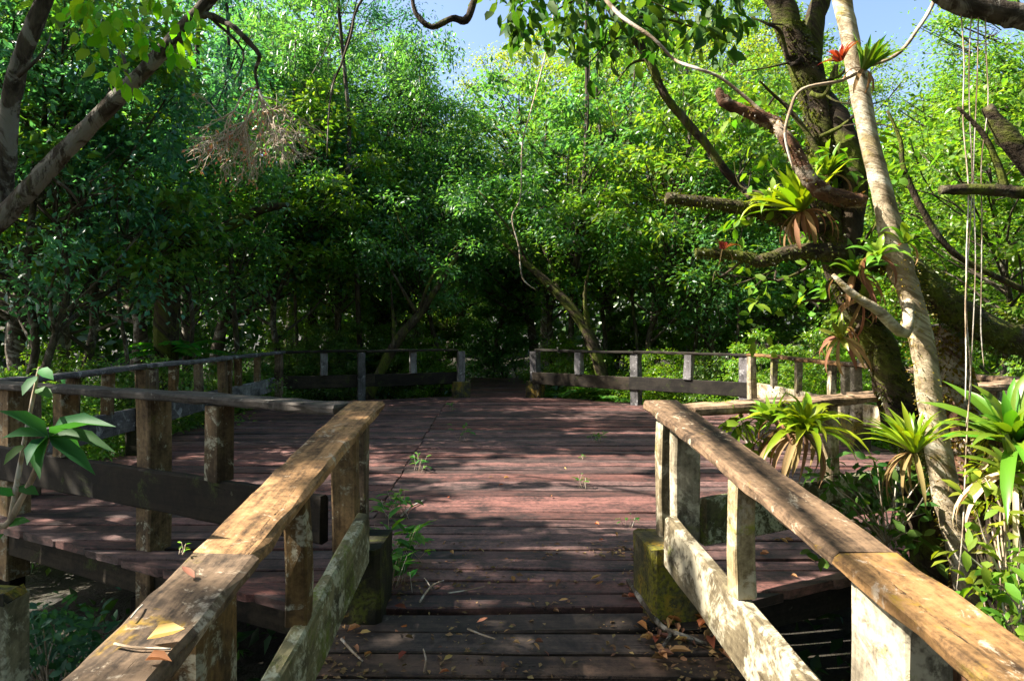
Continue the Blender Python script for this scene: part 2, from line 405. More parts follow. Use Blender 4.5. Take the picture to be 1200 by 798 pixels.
# ------------------------------------------------------------------ railings
RH = .94
def railing(label, A, B, posts, bals, tops, low, mats, zf=None, inward=1, w=.17, double=(), blocks=(), board_seg=None, low_mat=None, post_size=(.10, .15), bal=.065, over=(0, 0), bal_mat=None, sagx=.0):
    """posts, bals: distances 0..1 along A-B; tops: joints of the top boards 0..1"""
    A, B = V((*A, 0)), V((*B, 0)); d = (B-A).normalized(); L = (B-A).length; side = V((-d.y, d.x, 0))
    zf = zf or (lambda y: 0.0)
    def at(t): q = A.lerp(B, t); return V((q.x, q.y, zf(q.y)))
    root = thing('railing', label, 'railing', at(.5))
    tm, pm, lm = mats; lm = low_mat or lm
    for a, b in zip(tops[:-1], tops[1:]):
        mb = MB(); qa, qb = at(a), at(b); dd = (qb-qa).normalized()
        if a == tops[0]: qa = qa - dd*over[0]
        if b == tops[-1]: qb = qb + dd*over[1]
        mb.beam(qa + dd*.004 + V((0, 0, RH-.025)), qb - dd*.004 + V((0, 0, RH-.025 + random.uniform(-.001, .003))), w, .045, side, seg=.10, jit=.0048, ch=.011, warp=.006)
        mb.build('top_rail', tm[min(tops.index(a), len(tm)-1)] if isinstance(tm, list) else tm, root)
    if low:
        for a, b in zip(low[:-1], low[1:]):
            mb = MB(); o = side*inward*.045
            mb.beam(at(a) + o + V((0, 0, .375)), at(b) + o + V((0, 0, .375)), .055, .23, side, seg=.18, jit=.004, ch=.009, warp=.006)
            mb.build('lower_board', lm, root)
    for i, t in enumerate(posts):
        q = at(t); off = side * (-inward*.035)
        blk = i in blocks
        mb = MB()
        if i in double:
            for s_ in (-1, 1):
                mb = MB(); c = q + off + d*(s_*.10)
                mb.beam(c + V((0, 0, .30 if blk else -.02)), c + V((0, 0, RH-.05)), post_size[0], .085, side, seg=.15, jit=.003, ch=.008)
                mb.build('post', pm, root)
        else:
            mb.beam(q + off + V((0, 0, .30 if blk else -.45)), q + off + V((0, 0, RH-.05)), post_size[0], post_size[1], side, seg=.15, jit=.003, ch=.009)
            mb.build('post', pm, root)
        if blk:
            mb = MB(); c = q + (side*inward*.02 + d*.02 if i in double else off)
            mb.beam(c + V((0, 0, -.30)), c + V((0, 0, .31)), .22 if i in double else .22, .32, side, seg=.1, jit=.006, ch=.018)
            mb.build('footing', M['block_dark'] if pm is M['post_brown'] else M['block'], root)
    for t in bals:
        mb = MB(); q = at(t) + side*inward*.035
        mb.beam(q + V((0, 0, .488)), q + V((random.uniform(-.006, .006), 0, RH-.05)), bal, bal, side, seg=.12, jit=.003, ch=.006)
        mb.build('baluster', bal_mat or pm, root)
    return root

# along the ramp: world geometry measured from the place
LA, LB = (-.755, .25), (-.722, 3.27)
RA, RB = (1.085, .25), (.742, 3.27)
railing('brown moss-spotted ramp railing on the shaded side of the ramp', LA, LB,
        posts=[.475, .985], bals=[.655, .30], tops=[-.1, .495, 1.0], low=[-.1, .94], mats=([M['rail_mossy'], M['rail_top']], M['post_brown'], M['green_wood']),
        zf=ramp_z, inward=-1, blocks=(1,), double=(1,), w=.175, post_size=(.11, .20), bal=.07, over=(0, .10))
railing('sunlit ramp railing with pale lichened posts and boards beside the pale-barked tree', RA, RB,
        posts=[.475, .985], bals=[.71, .22], tops=[-.1, .50, 1.0], low=[-.1, .94], mats=([M['rail_mossy'], M['rail_top']], M['pale_wood'], M['pale_wood']),
        zf=ramp_z, inward=1, blocks=(1,), double=(1,), w=.175, post_size=(.12, .22), bal=.075, over=(0, .10))
# deck railings
TL, TL2 = (-.80, 3.31), (-3.77, 4.95)
railing('shaded dark deck railing running from the ramp corner towards the young big-leaved plant', TL, TL2,
        posts=[.46, .93], bals=[.26, .70], tops=[.0, 1.02], low=[.03, 1.0], mats=(M['old_top'], M['post_brown'], M['dark_wood']),
        inward=1, post_size=(.15, .13), bal=.11, w=.18)
railing('short sunlit deck railing half hidden by bromeliads next to the leaning tree', (.82, 3.31), (3.9, 4.95),
        posts=[.55, .97], bals=[.30, .78], tops=[.0, 1.02], low=[.03, 1.0], mats=(M['rail_top'], M['pale_wood'], M['green_wood']),
        inward=-1, post_size=(.13, .13), w=.18)
railing('long shaded side railing of the deck with square blocks under its main posts', (-3.80, 5.05), (-4.05, 11.95),
        posts=[.04, .31, .62, .97], bals=[.14, .22, .42, .52, .72, .84], tops=[-.01, .33, .64, 1.0], low=[0, .31, .62, 1.0], mats=(M['grey_wood'], M['post_brown'], M['grey_wood']),
        inward=1, blocks=(1, 2), post_size=(.11, .16), double=(1, 2), bal=.09)
railing('sunlit side railing of the deck with whitish balusters behind the bromeliads', (3.9, 5.05), (3.73, 10.65),
        posts=[.03, .46, .98], bals=[.15, .26, .36, .56, .72, .86], tops=[-.01, .47, 1.0], low=[0, .46, 1.0], mats=(M['rail_top'], M['pale_wood'], M['pale_wood']),
        inward=-1, blocks=(1,), double=(1,), post_size=(.10, .15), bal=.08)
railing('far railing with grey posts in front of thin dark trunks beside the path gap', (-4.05, 12.0), (-1.0, 13.2),
        posts=[.42, 1.0], bals=[.22, .72], tops=[0, .45, .98], low=[0, .5, 1.0], mats=(M['dark_wood'], M['grey_wood'], M['dark_wood']),
        inward=1, blocks=(1,), post_size=(.15, .13), bal=.12, w=.14)
railing('far deck railing with whitish end post by the path gap and ferns behind it', (.43, 13.2), (3.73, 10.7),
        posts=[.0, .52, .98], bals=[.25, .76], tops=[.01, .52, 1.0], low=[0, .5, 1.0], mats=(M['dark_wood'], M['grey_wood'], M['dark_wood']),
        inward=-1, blocks=(0,), post_size=(.17, .15), bal=.13, w=.14)
def stump():
    c = P(2, 700, 2.0)
    r = thing('wooden_post', 'dark mossy wooden post standing in the undergrowth at the frame edge below the young plant', 'post', (c.x, c.y, GZ))
    mb = MB(); mb.beam((c.x, c.y, -1.2), (c.x, c.y, c.z), .10, .10, (1, 0, 0), jit=.005); mb.build('shaft', M['green_wood'], r)
    mb = MB(); mb.beam((c.x, c.y, c.z), (c.x, c.y, c.z + .02), .085, .085, (1, 0, 0), jit=.006); mb.build('cap', M['block'], r)
stump()

# ------------------------------------------------------------------ forest prototypes
def tree_proto(name, cat, h, z0, rx, ncl, cr, nl, leaf, seed, flat=.6, trunk_r=.16, lean=.6, mat='bark', limbs=.5, sides=7, shape=1.0):
    random.seed(seed); root = thing(name, '', cat, (0, 0, 0))
    # trunk with a couple of bends, forking
    n = 7; tp = [V((0, 0, -.3))]; x = y = 0
    for i in range(1, n):
        x += random.uniform(-lean, lean)*.5; y += random.uniform(-lean, lean)*.4
        tp.append(V((x, y, h*.88*i/(n-1))))
    tr = MB(); tr.tube(tp, [trunk_r*(1.25 if i == 0 else 1 - .82*i/(n-1)) for i in range(n)], sides, .10, 3)
    cs, rs = [], []
    tries = 0
    while len(cs) < ncl and tries < 6000:
        tries += 1
        u = random.random(); z = z0 + (h-z0)*u
        wr = rx * (math.sin(math.pi*min(1, .12 + .88*u**shape))**.6) * random.random()**.45
        a = random.uniform(0, 6.283)
        k = min(n-1.001, z/(h*.88)*(n-1)); i0 = int(max(0, k)); c0 = tp[i0].lerp(tp[min(n-1, i0+1)], k-i0)
        c = V((c0.x + wr*math.cos(a), c0.y + wr*math.sin(a), z))
        r = cr*random.uniform(.55, 1.4)
        if all((c-q).length > (r+rq)*.66 for q, rq in zip(cs, rs)): cs.append(c); rs.append(r)
    for c, r in zip(cs, rs):
        if random.random() < limbs:
            zz = max(z0*.6, c.z - (V((c.x, c.y, 0)) - V((0, 0, 0))).length*random.uniform(.5, .9))
            k = min(n-1.001, zz/(h*.88)*(n-1)); i0 = int(max(0, k)); s0 = tp[i0].lerp(tp[min(n-1, i0+1)], k-i0)
            m1 = s0.lerp(c, .5) + V((random.uniform(-.3, .3), random.uniform(-.3, .3), random.uniform(-.25, .35)))
            r0 = trunk_r*(1 - .8*zz/h)*.5
            tr.tube([s0, m1, c], [r0, r0*.6, .012], 5, .12, 3, caps=False)
            for _ in range(3):
                e = c + V((random.uniform(-1, 1), random.uniform(-1, 1), random.uniform(-.5, .7)))*r*.9
                tr.tube([m1.lerp(c, .6), (m1+e)/2 + V((0, 0, .1)), e], [r0*.4, r0*.25, .006], 4, .1, 2, caps=False)
    tr.build('trunk', M[mat], root)
    p, ax, nr = clump_leaves([tuple(c) for c in cs], rs, nl, leaf, flat)
    s_ = leaf*(.65 + .7*RNG.random(len(p)))
    leaves_obj('crown', p, ax, nr, s_, s_*(.42 + .2*RNG.random(len(p))), M['leaf'], root, color=(.05, .1, .02))
    return root

protos = {
    'a': tree_proto('broadleaf_tree', 'tree', 11.0, 2.6, 3.1, 150, .60, 300, .10, 1, flat=.9),
    'b': tree_proto('broadleaf_tree', 'tree', 14.0, 4.0, 3.4, 150, .66, 240, .125, 2, flat=.8, trunk_r=.2),
    'c': tree_proto('broadleaf_tree', 'tree', 12.5, 5.0, 3.6, 100, .62, 330, .088, 3, flat=.55, trunk_r=.18, mat='bark_grey', limbs=.9),
    'd': tree_proto('broadleaf_tree', 'tree', 15.5, 5.5, 3.0, 72, .72, 300, .11, 4, flat=.7, limbs=.95, mat='bark_grey'),
    'e': tree_proto('understory_tree', 'tree', 6.2, 2.5, 1.9, 48, .48, 200, .10, 5, flat=.9, trunk_r=.07, lean=.5),
    'f': tree_proto('understory_tree', 'tree', 7.5, 3.0, 2.1, 55, .5, 150, .14, 6, trunk_r=.09, lean=.9, flat=.45, limbs=.8),
    'g': tree_proto('broadleaf_tree', 'tree', 11.5, 3.2, 3.0, 90, .72, 130, .19, 9, flat=.8, trunk_r=.17, mat='bark_grey', limbs=.8),
    's': tree_proto('shrub', 'shrub', 2.3, .15, 1.15, 46, .30, 240, .08, 7, trunk_r=.03, lean=.25, limbs=.6, sides=5),
    'u': tree_proto('shrub', 'shrub', 3.2, .2, 1.1, 46, .33, 220, .095, 8, trunk_r=.035, lean=.4, limbs=.8, flat=.45, sides=5),
}
used = set()
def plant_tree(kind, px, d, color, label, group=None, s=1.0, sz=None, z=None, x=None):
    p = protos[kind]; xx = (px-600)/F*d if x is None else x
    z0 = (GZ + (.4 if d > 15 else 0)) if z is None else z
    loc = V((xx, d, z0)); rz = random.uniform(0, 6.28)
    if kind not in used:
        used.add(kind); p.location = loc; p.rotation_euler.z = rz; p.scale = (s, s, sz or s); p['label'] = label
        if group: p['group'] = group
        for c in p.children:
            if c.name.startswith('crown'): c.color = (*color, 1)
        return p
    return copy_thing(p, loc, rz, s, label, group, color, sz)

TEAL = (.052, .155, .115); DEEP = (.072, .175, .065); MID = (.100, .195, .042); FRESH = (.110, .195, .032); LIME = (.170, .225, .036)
random.seed(21)
trees = [
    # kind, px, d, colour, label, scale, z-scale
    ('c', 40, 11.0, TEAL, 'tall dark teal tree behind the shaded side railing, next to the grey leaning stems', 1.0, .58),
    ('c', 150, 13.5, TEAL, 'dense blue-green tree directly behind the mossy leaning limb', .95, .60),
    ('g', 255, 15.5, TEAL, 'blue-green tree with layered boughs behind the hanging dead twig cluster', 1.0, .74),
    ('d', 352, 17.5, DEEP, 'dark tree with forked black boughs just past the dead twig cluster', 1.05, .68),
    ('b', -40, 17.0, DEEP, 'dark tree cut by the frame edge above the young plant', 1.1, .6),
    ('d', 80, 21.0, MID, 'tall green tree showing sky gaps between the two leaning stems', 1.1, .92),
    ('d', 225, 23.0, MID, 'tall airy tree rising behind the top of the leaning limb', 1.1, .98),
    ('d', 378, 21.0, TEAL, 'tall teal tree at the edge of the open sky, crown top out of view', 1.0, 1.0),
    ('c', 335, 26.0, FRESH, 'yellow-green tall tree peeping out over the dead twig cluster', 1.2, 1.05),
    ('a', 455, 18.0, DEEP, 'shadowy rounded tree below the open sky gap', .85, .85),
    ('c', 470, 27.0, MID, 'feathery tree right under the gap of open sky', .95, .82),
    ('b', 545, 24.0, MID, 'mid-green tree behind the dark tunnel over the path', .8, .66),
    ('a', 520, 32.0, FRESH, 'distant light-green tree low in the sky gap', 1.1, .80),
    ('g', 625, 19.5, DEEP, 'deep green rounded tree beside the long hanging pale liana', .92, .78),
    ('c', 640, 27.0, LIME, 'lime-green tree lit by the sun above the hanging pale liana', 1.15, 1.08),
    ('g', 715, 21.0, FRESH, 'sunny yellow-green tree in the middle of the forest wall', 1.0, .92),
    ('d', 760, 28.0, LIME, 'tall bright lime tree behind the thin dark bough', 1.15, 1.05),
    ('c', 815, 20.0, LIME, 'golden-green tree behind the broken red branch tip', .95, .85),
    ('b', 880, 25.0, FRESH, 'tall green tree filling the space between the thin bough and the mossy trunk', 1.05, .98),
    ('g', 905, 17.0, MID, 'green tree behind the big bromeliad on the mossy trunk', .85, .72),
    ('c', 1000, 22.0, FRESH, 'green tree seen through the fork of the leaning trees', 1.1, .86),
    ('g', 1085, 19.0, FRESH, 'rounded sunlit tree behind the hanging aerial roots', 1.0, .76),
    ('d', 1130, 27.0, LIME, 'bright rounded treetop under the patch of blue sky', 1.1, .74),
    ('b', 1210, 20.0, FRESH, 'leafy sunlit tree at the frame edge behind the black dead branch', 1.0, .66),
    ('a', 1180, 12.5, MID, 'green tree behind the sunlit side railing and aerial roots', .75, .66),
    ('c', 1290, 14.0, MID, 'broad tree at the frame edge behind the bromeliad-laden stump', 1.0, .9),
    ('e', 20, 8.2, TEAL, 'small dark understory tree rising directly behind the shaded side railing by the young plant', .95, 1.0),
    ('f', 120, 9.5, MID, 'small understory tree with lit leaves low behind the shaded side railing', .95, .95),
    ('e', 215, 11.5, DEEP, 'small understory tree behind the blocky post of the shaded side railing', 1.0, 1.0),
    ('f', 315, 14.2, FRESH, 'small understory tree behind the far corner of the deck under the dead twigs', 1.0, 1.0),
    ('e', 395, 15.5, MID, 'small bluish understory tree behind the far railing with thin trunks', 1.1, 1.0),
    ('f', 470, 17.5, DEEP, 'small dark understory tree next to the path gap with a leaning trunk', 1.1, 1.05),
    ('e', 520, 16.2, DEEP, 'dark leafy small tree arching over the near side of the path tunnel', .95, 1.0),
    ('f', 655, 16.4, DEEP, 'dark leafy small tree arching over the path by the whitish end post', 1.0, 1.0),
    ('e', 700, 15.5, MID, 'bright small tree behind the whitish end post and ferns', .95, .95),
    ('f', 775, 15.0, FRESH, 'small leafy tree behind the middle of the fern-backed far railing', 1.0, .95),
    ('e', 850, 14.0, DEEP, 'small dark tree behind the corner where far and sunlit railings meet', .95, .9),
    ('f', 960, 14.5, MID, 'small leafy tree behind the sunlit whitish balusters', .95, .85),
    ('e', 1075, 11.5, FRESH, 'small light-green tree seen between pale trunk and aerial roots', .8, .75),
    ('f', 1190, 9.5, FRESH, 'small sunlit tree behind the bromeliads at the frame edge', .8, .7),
]
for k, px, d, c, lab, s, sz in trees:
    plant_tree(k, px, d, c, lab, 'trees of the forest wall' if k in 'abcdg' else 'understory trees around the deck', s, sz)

for k, x, y, c, lab, s in (('a', -4, -7, DEEP, 'unseen dark tree added beside the ramp behind the viewer', 1.1), ('b', 1, -9, MID, 'unseen tall tree added to close the ramp behind the viewer', 1.1), ('a', 6, -6, MID, 'unseen broad tree added beside the ramp behind the viewer', 1.1),
                         ('b', -9, -4, DEEP, 'unseen tall dark tree added off the shaded side of the ramp', 1.0), ('a', 9.5, 0, MID, 'unseen broad tree added off the sunlit side of the ramp', 1.0), ('b', 9, 5, FRESH, 'unseen tall tree added off the sunlit side of the deck', .95)):
    plant_tree(k, 0, y, c, lab, 'unseen trees added around the ramp', s, x=x)  # out of view, added to keep sky light off the boards

def shrubs(kind, spots, color, label, group):
    for px, d, s in spots:
        v = random.uniform(.75, 1.3); c = (color[0]*v, color[1]*v, color[2]*random.uniform(.7, 1.3))
        plant_tree(kind, px, d, c, label, group, s*.8)
random.seed(5)
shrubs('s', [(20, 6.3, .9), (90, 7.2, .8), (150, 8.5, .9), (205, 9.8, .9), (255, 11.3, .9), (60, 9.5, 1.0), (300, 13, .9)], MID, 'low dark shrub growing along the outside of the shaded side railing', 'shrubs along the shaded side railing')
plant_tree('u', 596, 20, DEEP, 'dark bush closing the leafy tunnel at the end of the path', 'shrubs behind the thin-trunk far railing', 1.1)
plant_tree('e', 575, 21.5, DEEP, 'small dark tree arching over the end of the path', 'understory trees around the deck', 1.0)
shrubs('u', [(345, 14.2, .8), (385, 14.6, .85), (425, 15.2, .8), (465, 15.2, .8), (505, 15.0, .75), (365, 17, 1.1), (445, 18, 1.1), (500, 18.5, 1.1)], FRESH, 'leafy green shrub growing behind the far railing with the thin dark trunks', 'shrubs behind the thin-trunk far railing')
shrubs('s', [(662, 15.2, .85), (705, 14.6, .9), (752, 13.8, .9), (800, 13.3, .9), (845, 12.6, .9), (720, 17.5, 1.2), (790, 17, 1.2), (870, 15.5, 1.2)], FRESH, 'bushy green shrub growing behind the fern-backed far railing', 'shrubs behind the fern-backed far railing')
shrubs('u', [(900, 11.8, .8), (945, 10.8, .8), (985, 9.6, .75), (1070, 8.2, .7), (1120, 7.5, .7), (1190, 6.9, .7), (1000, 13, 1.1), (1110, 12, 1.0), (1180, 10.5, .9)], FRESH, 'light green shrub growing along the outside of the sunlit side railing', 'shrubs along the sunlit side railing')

# slim bare trunks in the undergrowth
def slim_trunk(seed, h, r, lean):
    random.seed(seed); t = thing('slim_tree', '', 'tree', (0, 0, 0)); mb = MB()
    a, b = random.uniform(-lean, lean), random.uniform(-lean, lean)*.4
    pts = [V((0, 0, -.3))]
    for i in range(1, 7): pts.append(V((a*i/6 + random.uniform(-.12, .12), b*i/6 + random.uniform(-.12, .12), h*i/6)))
    mb.tube(pts, [r*1.2] + [r*(1 - .09*i) for i in range(1, 7)], 7, .08, 3)
    for _ in range(4):
        k = random.randint(2, 5); s0 = pts[k]; e = s0 + V((random.uniform(-1.2, 1.2), random.uniform(-.7, .7), random.uniform(.3, 1.5)))
        mb.tube([s0, (s0+e)/2 + V((0, 0, -.1)), e], [r*.4, r*.25, .01], 5, .1, 3)
    mb.build('trunk', M['bark'], t)
    cs = [tuple(pts[-1] + V((random.uniform(-1, 1), random.uniform(-.8, .8), random.uniform(-.6, .5)))) for _ in range(9)]
    p, ax, nr = clump_leaves(cs, [.4]*9, 150, .11)
    leaves_obj('crown', p, ax, nr, .11, .05, M['leaf'], t, color=DEEP)
    return t
slim = [slim_trunk(31, 5.5, .06, .4), slim_trunk(32, 6.0, .075, 1.2), slim_trunk(33, 5.0, .045, .6)]
slim_used = set()
def slims(spots, label, group, color):
    for px, d, k, s in spots:
        p = slim[k]; loc = V(((px-600)/F*d, d, GZ + (.4 if d > 15 else 0)))
        if k not in slim_used:
            slim_used.add(k); p.location = loc; p['label'] = label; p['group'] = group; p.rotation_euler.z = random.uniform(0, 6)
        else: copy_thing(p, loc, random.uniform(0, 6.28), s*.85, label, group, color, s*random.uniform(1.1, 1.7))
random.seed(9)
slims([(15, 8.5, 0, 1), (45, 9.6, 2, 1), (98, 10.5, 1, 1), (140, 9.2, 2, .9), (190, 12.3, 1, 1.1), (285, 12.6, 0, 1.1), (228, 11.6, 2, 1.2), (62, 12, 0, 1.1)], 'slim dark trunk standing in the gloom behind the shaded side railing', 'slim trunks behind the shaded side railing', TEAL)
slims([(352, 15, 2, 1.1), (398, 16.6, 0, 1.1), (432, 15.4, 1, 1.1), (487, 16.5, 2, 1.1), (508, 17.2, 0, 1)], 'slim dark trunk standing behind the far railing beside the path tunnel', 'slim trunks behind the thin-trunk far railing', DEEP)
slims([(648, 16.5, 0, 1.1), (668, 15.6, 1, 1.2), (708, 16.5, 0, 1.2), (742, 15.3, 2, 1.2), (812, 15, 0, 1), (858, 13.8, 2, 1.1), (835, 16, 1, 1)], 'slim trunk standing behind the fern-backed far railing', 'slim trunks behind the fern-backed far railing', MID)

def leaning_trunk(label, pts, rad, mat='bark'):
    t = thing('leaning_tree', label, 'tree', pts[0]); mb = MB(); mb.tube(pts, rad, 10, .16, 4)
    for k in (1, 2, 2, 3):
        a = V(pts[k]); b = a + V((random.uniform(-1.3, 1.3), random.uniform(-.6, .6), random.uniform(.7, 1.9))); m = a.lerp(b, .5) + V((random.uniform(-.25, .25), 0, random.uniform(-.2, .2)))
        mb.tube([a, m, b], [rad[k]*.55, rad[k]*.35, .012], 6, .14, 4)
    mb.build('trunk', M[mat], t)
    cs = [tuple(V(pts[random.choice((2, 3, 4))]) + V((random.uniform(-1.4, 1.4), random.uniform(-.8, .8), random.uniform(.1, 1.5)))) for _ in range(16)]
    p, ax, nr = clump_leaves(cs, [.4]*16, 110, .12); leaves_obj('crown', p, ax, nr, .12, .055, M['leaf'], t, color=DEEP)
random.seed(14)
leaning_trunk('dark trunk leaning steeply behind the far railing next to the path gap', [P(425, 480, 13.9), P(462, 405, 13.9), P(490, 370, 14), P(520, 325, 14.1), P(548, 280, 14.3)], [.12, .105, .085, .055, .03], 'bark_dark')
leaning_trunk('thick dark trunk leaning towards the path behind the whitish end post', [P(716, 480, 14.2), P(690, 392, 14.2), P(655, 345, 14.3), P(618, 310, 14.5), P(590, 285, 14.7)], [.15, .12, .10, .07, .035], 'bark_dark')
leaning_trunk('gnarled mossy trunk with lit leaves behind the blocky-post railing', [P(192, 480, 11), P(197, 350, 11), P(200, 290, 11), P(240, 280, 11.1), P(300, 248, 11.2), P(340, 240, 11.3)], [.22, .18, .14, .11, .08, .04], 'bark_dark')

# far wood and low ground cover: nobody could count them
def far_wood():
    N = 90000; a = RNG.uniform(-1.25, 1.25, N); d = RNG.uniform(36, 48, N); x = np.sin(a)*d; y = np.cos(a)*d + 2
    hmax = 7.5 + 4.5*vnoise(a*9, d*.15, 3); z = GZ + RNG.random(N)**.8 * hmax
    pos = np.stack([x, y, z], 1); ax = RNG.normal(size=(N, 3)); nr = np.array([-.3, -.5, .7]) + RNG.normal(size=(N, 3))*.5
    o = leaves_obj('far_wood', pos, ax, nr, .55, .34, M['leaf'], color=(.045, .10, .022)); tag(o, 'unbroken mass of distant forest behind all the single trees', 'forest', kind='stuff')
far_wood()
def ground_cover():
    N = 80000; x = RNG.uniform(-15, 15, N); y = RNG.uniform(1.0, 27, N)
    inside = np.zeros(N, bool)
    px, py = np.array([p[0] for p in POLY]), np.array([p[1] for p in POLY])
    for i in range(len(POLY)):
        j = (i+1) % len(POLY); c = ((py[i] <= y) & (y < py[j])) | ((py[j] <= y) & (y < py[i]))
        xc = px[i] + (px[j]-px[i])*(y-py[i])/(py[j]-py[i]+1e-9); inside ^= c & (x < xc)
    keep = ~(inside & (y > 4.7)) & ~((np.abs(x-.05) < 1.15) & (y < 3.4)) & ~((np.abs(x + .3) < .85) & (y > 13)) & (vnoise(x*1.1, y*1.1, 5) > .25) & (np.abs(x) < y*.95 + 5)
    x, y = x[keep], y[keep]; N = len(x)
    z = GZ + np.where(y > 14, .4, 0) + RNG.random(N)**1.5 * (.25 + .45*vnoise(x*.7, y*.7, 8))
    ax = RNG.normal(size=(N, 3)) + np.array([0, 0, .25]); nr = np.array([0, 0, 1.0]) + RNG.normal(size=(N, 3))*.4
    s = .07 + .09*RNG.random(N)
    o = leaves_obj('ground_cover', np.stack([x, y, z], 1), ax, nr, s, s*.5, M['leaf'], color=(.026, .075, .028)); tag(o, 'low leafy plants covering the dark swamp ground around the deck', 'ground cover', kind='stuff')
ground_cover()

# ferns
def fern_proto():
    t = thing('fern', '', 'fern', (0, 0, 0)); pos, ax, nr, L = [], [], [], []
    mb = MB()
    for k in range(13):
        a = k*2.4 + random.uniform(-.3, .3); el = random.uniform(.55, 1.2); ln = random.uniform(.55, .85); d = V((math.cos(a), math.sin(a), 0)); pts = []
        for i in range(9):
            u = i/8; pts.append(d*(ln*u*math.cos(el*(1-u*.4))) + V((0, 0, ln*(math.sin(el)*u - .62*u*u))))
        mb.tube(pts, [.008, .003], 4, 0, 1)
        sd = V((-d.y, d.x, 0))
        for i in range(2, 25):
            u = i/25*8; q = pts[int(u)].lerp(pts[min(8, int(u)+1)], u - int(u)); w = math.sin(math.pi*(i/27))**.7*.17
            for s_ in (-1, 1): pos.append(tuple(q)); ax.append(tuple(sd*s_ + d*.35 + V((0, 0, -.15)))); nr.append((d.x*.2, d.y*.2, 1)); L.append(w)
    mb.build('stalks', M['bark'], t); L = np.array(L)
    leaves_obj('fronds', pos, ax, nr, L, .035, M['near_leaf'], t, color=(.06, .16, .03))
    return t
random.seed(44); fern = fern_proto(); first = True
for px, py, d, s, lab, c in [(690, 462, 14.0, 1.0, 'bright fern tuft directly behind the whitish end post', (.08, .2, .04)), (724, 474, 13.6, .8, 'small fern under the lower board of the fern-backed railing', (.07, .17, .03)),
                           (660, 470, 14.6, .8, 'fern at the edge of the path just past the gap', (.06, .15, .03)), (205, 420, 11.2, 1.3, 'bright green palm-like fern rising behind the shaded side railing', (.05, .20, .03)),
                           (425, 430, 15.8, 1.2, 'bluish fern hanging over the far railing by the leaning trunk', (.02, .12, .09)), (1008, 500, 8.6, .8, 'fern showing between posts of the sunlit side railing', (.06, .16, .03))]:
    q = P(px, py, d)
    if first: first = False; fern.location = q; fern['label'] = lab; fern['group'] = 'ferns'; fern.scale = (s, s, s)
    else: copy_thing(fern, q, random.uniform(0, 6), s, lab, 'ferns', c)

# ------------------------------------------------------------------ the light that reaches the boards
def want_light(x, y):
    L = np.full(x.shape, .03)
    L = np.where((x > .45) & (y < 5.2), .80, L)
    L = np.where(x > 2.6, .9, L)
    L = np.where((x > -.2) & (x < .45) & (y < 3.7), .06, L)
    L = np.where((x > -.80) & (x < -.2) & (y < 3.6), np.where(y < 2.2, .68, .5), L)
    L = np.where((x > -1.4) & (x < 2.6) & (y > 4.9) & (y < 7.2), .74, L)
    L = np.where((x > -1.0) & (x < .5) & (y > 3.9) & (y < 4.9), .42, L)
    L = np.where((y > 7.2) & (y < 10.5) & (x > -3), .33, L)
    L = np.where(y > 10.5, .5, L)
    return L
def let_through(pos, seed=1):
    """True for leaves that stay; gaps are where the boards see the sun"""
    k = (pos[:, 2] - .45) / SUN.z; x = pos[:, 0] - SUN.x*k; y = pos[:, 1] - SUN.y*k
    n = .70*vnoise(x*.75, y*2.1, seed) + .30*vnoise(x*2.2, y*6.0, seed+9)
    rank = np.clip((n - .22)/.56, 0, 1)
    return rank > want_light(x, y)

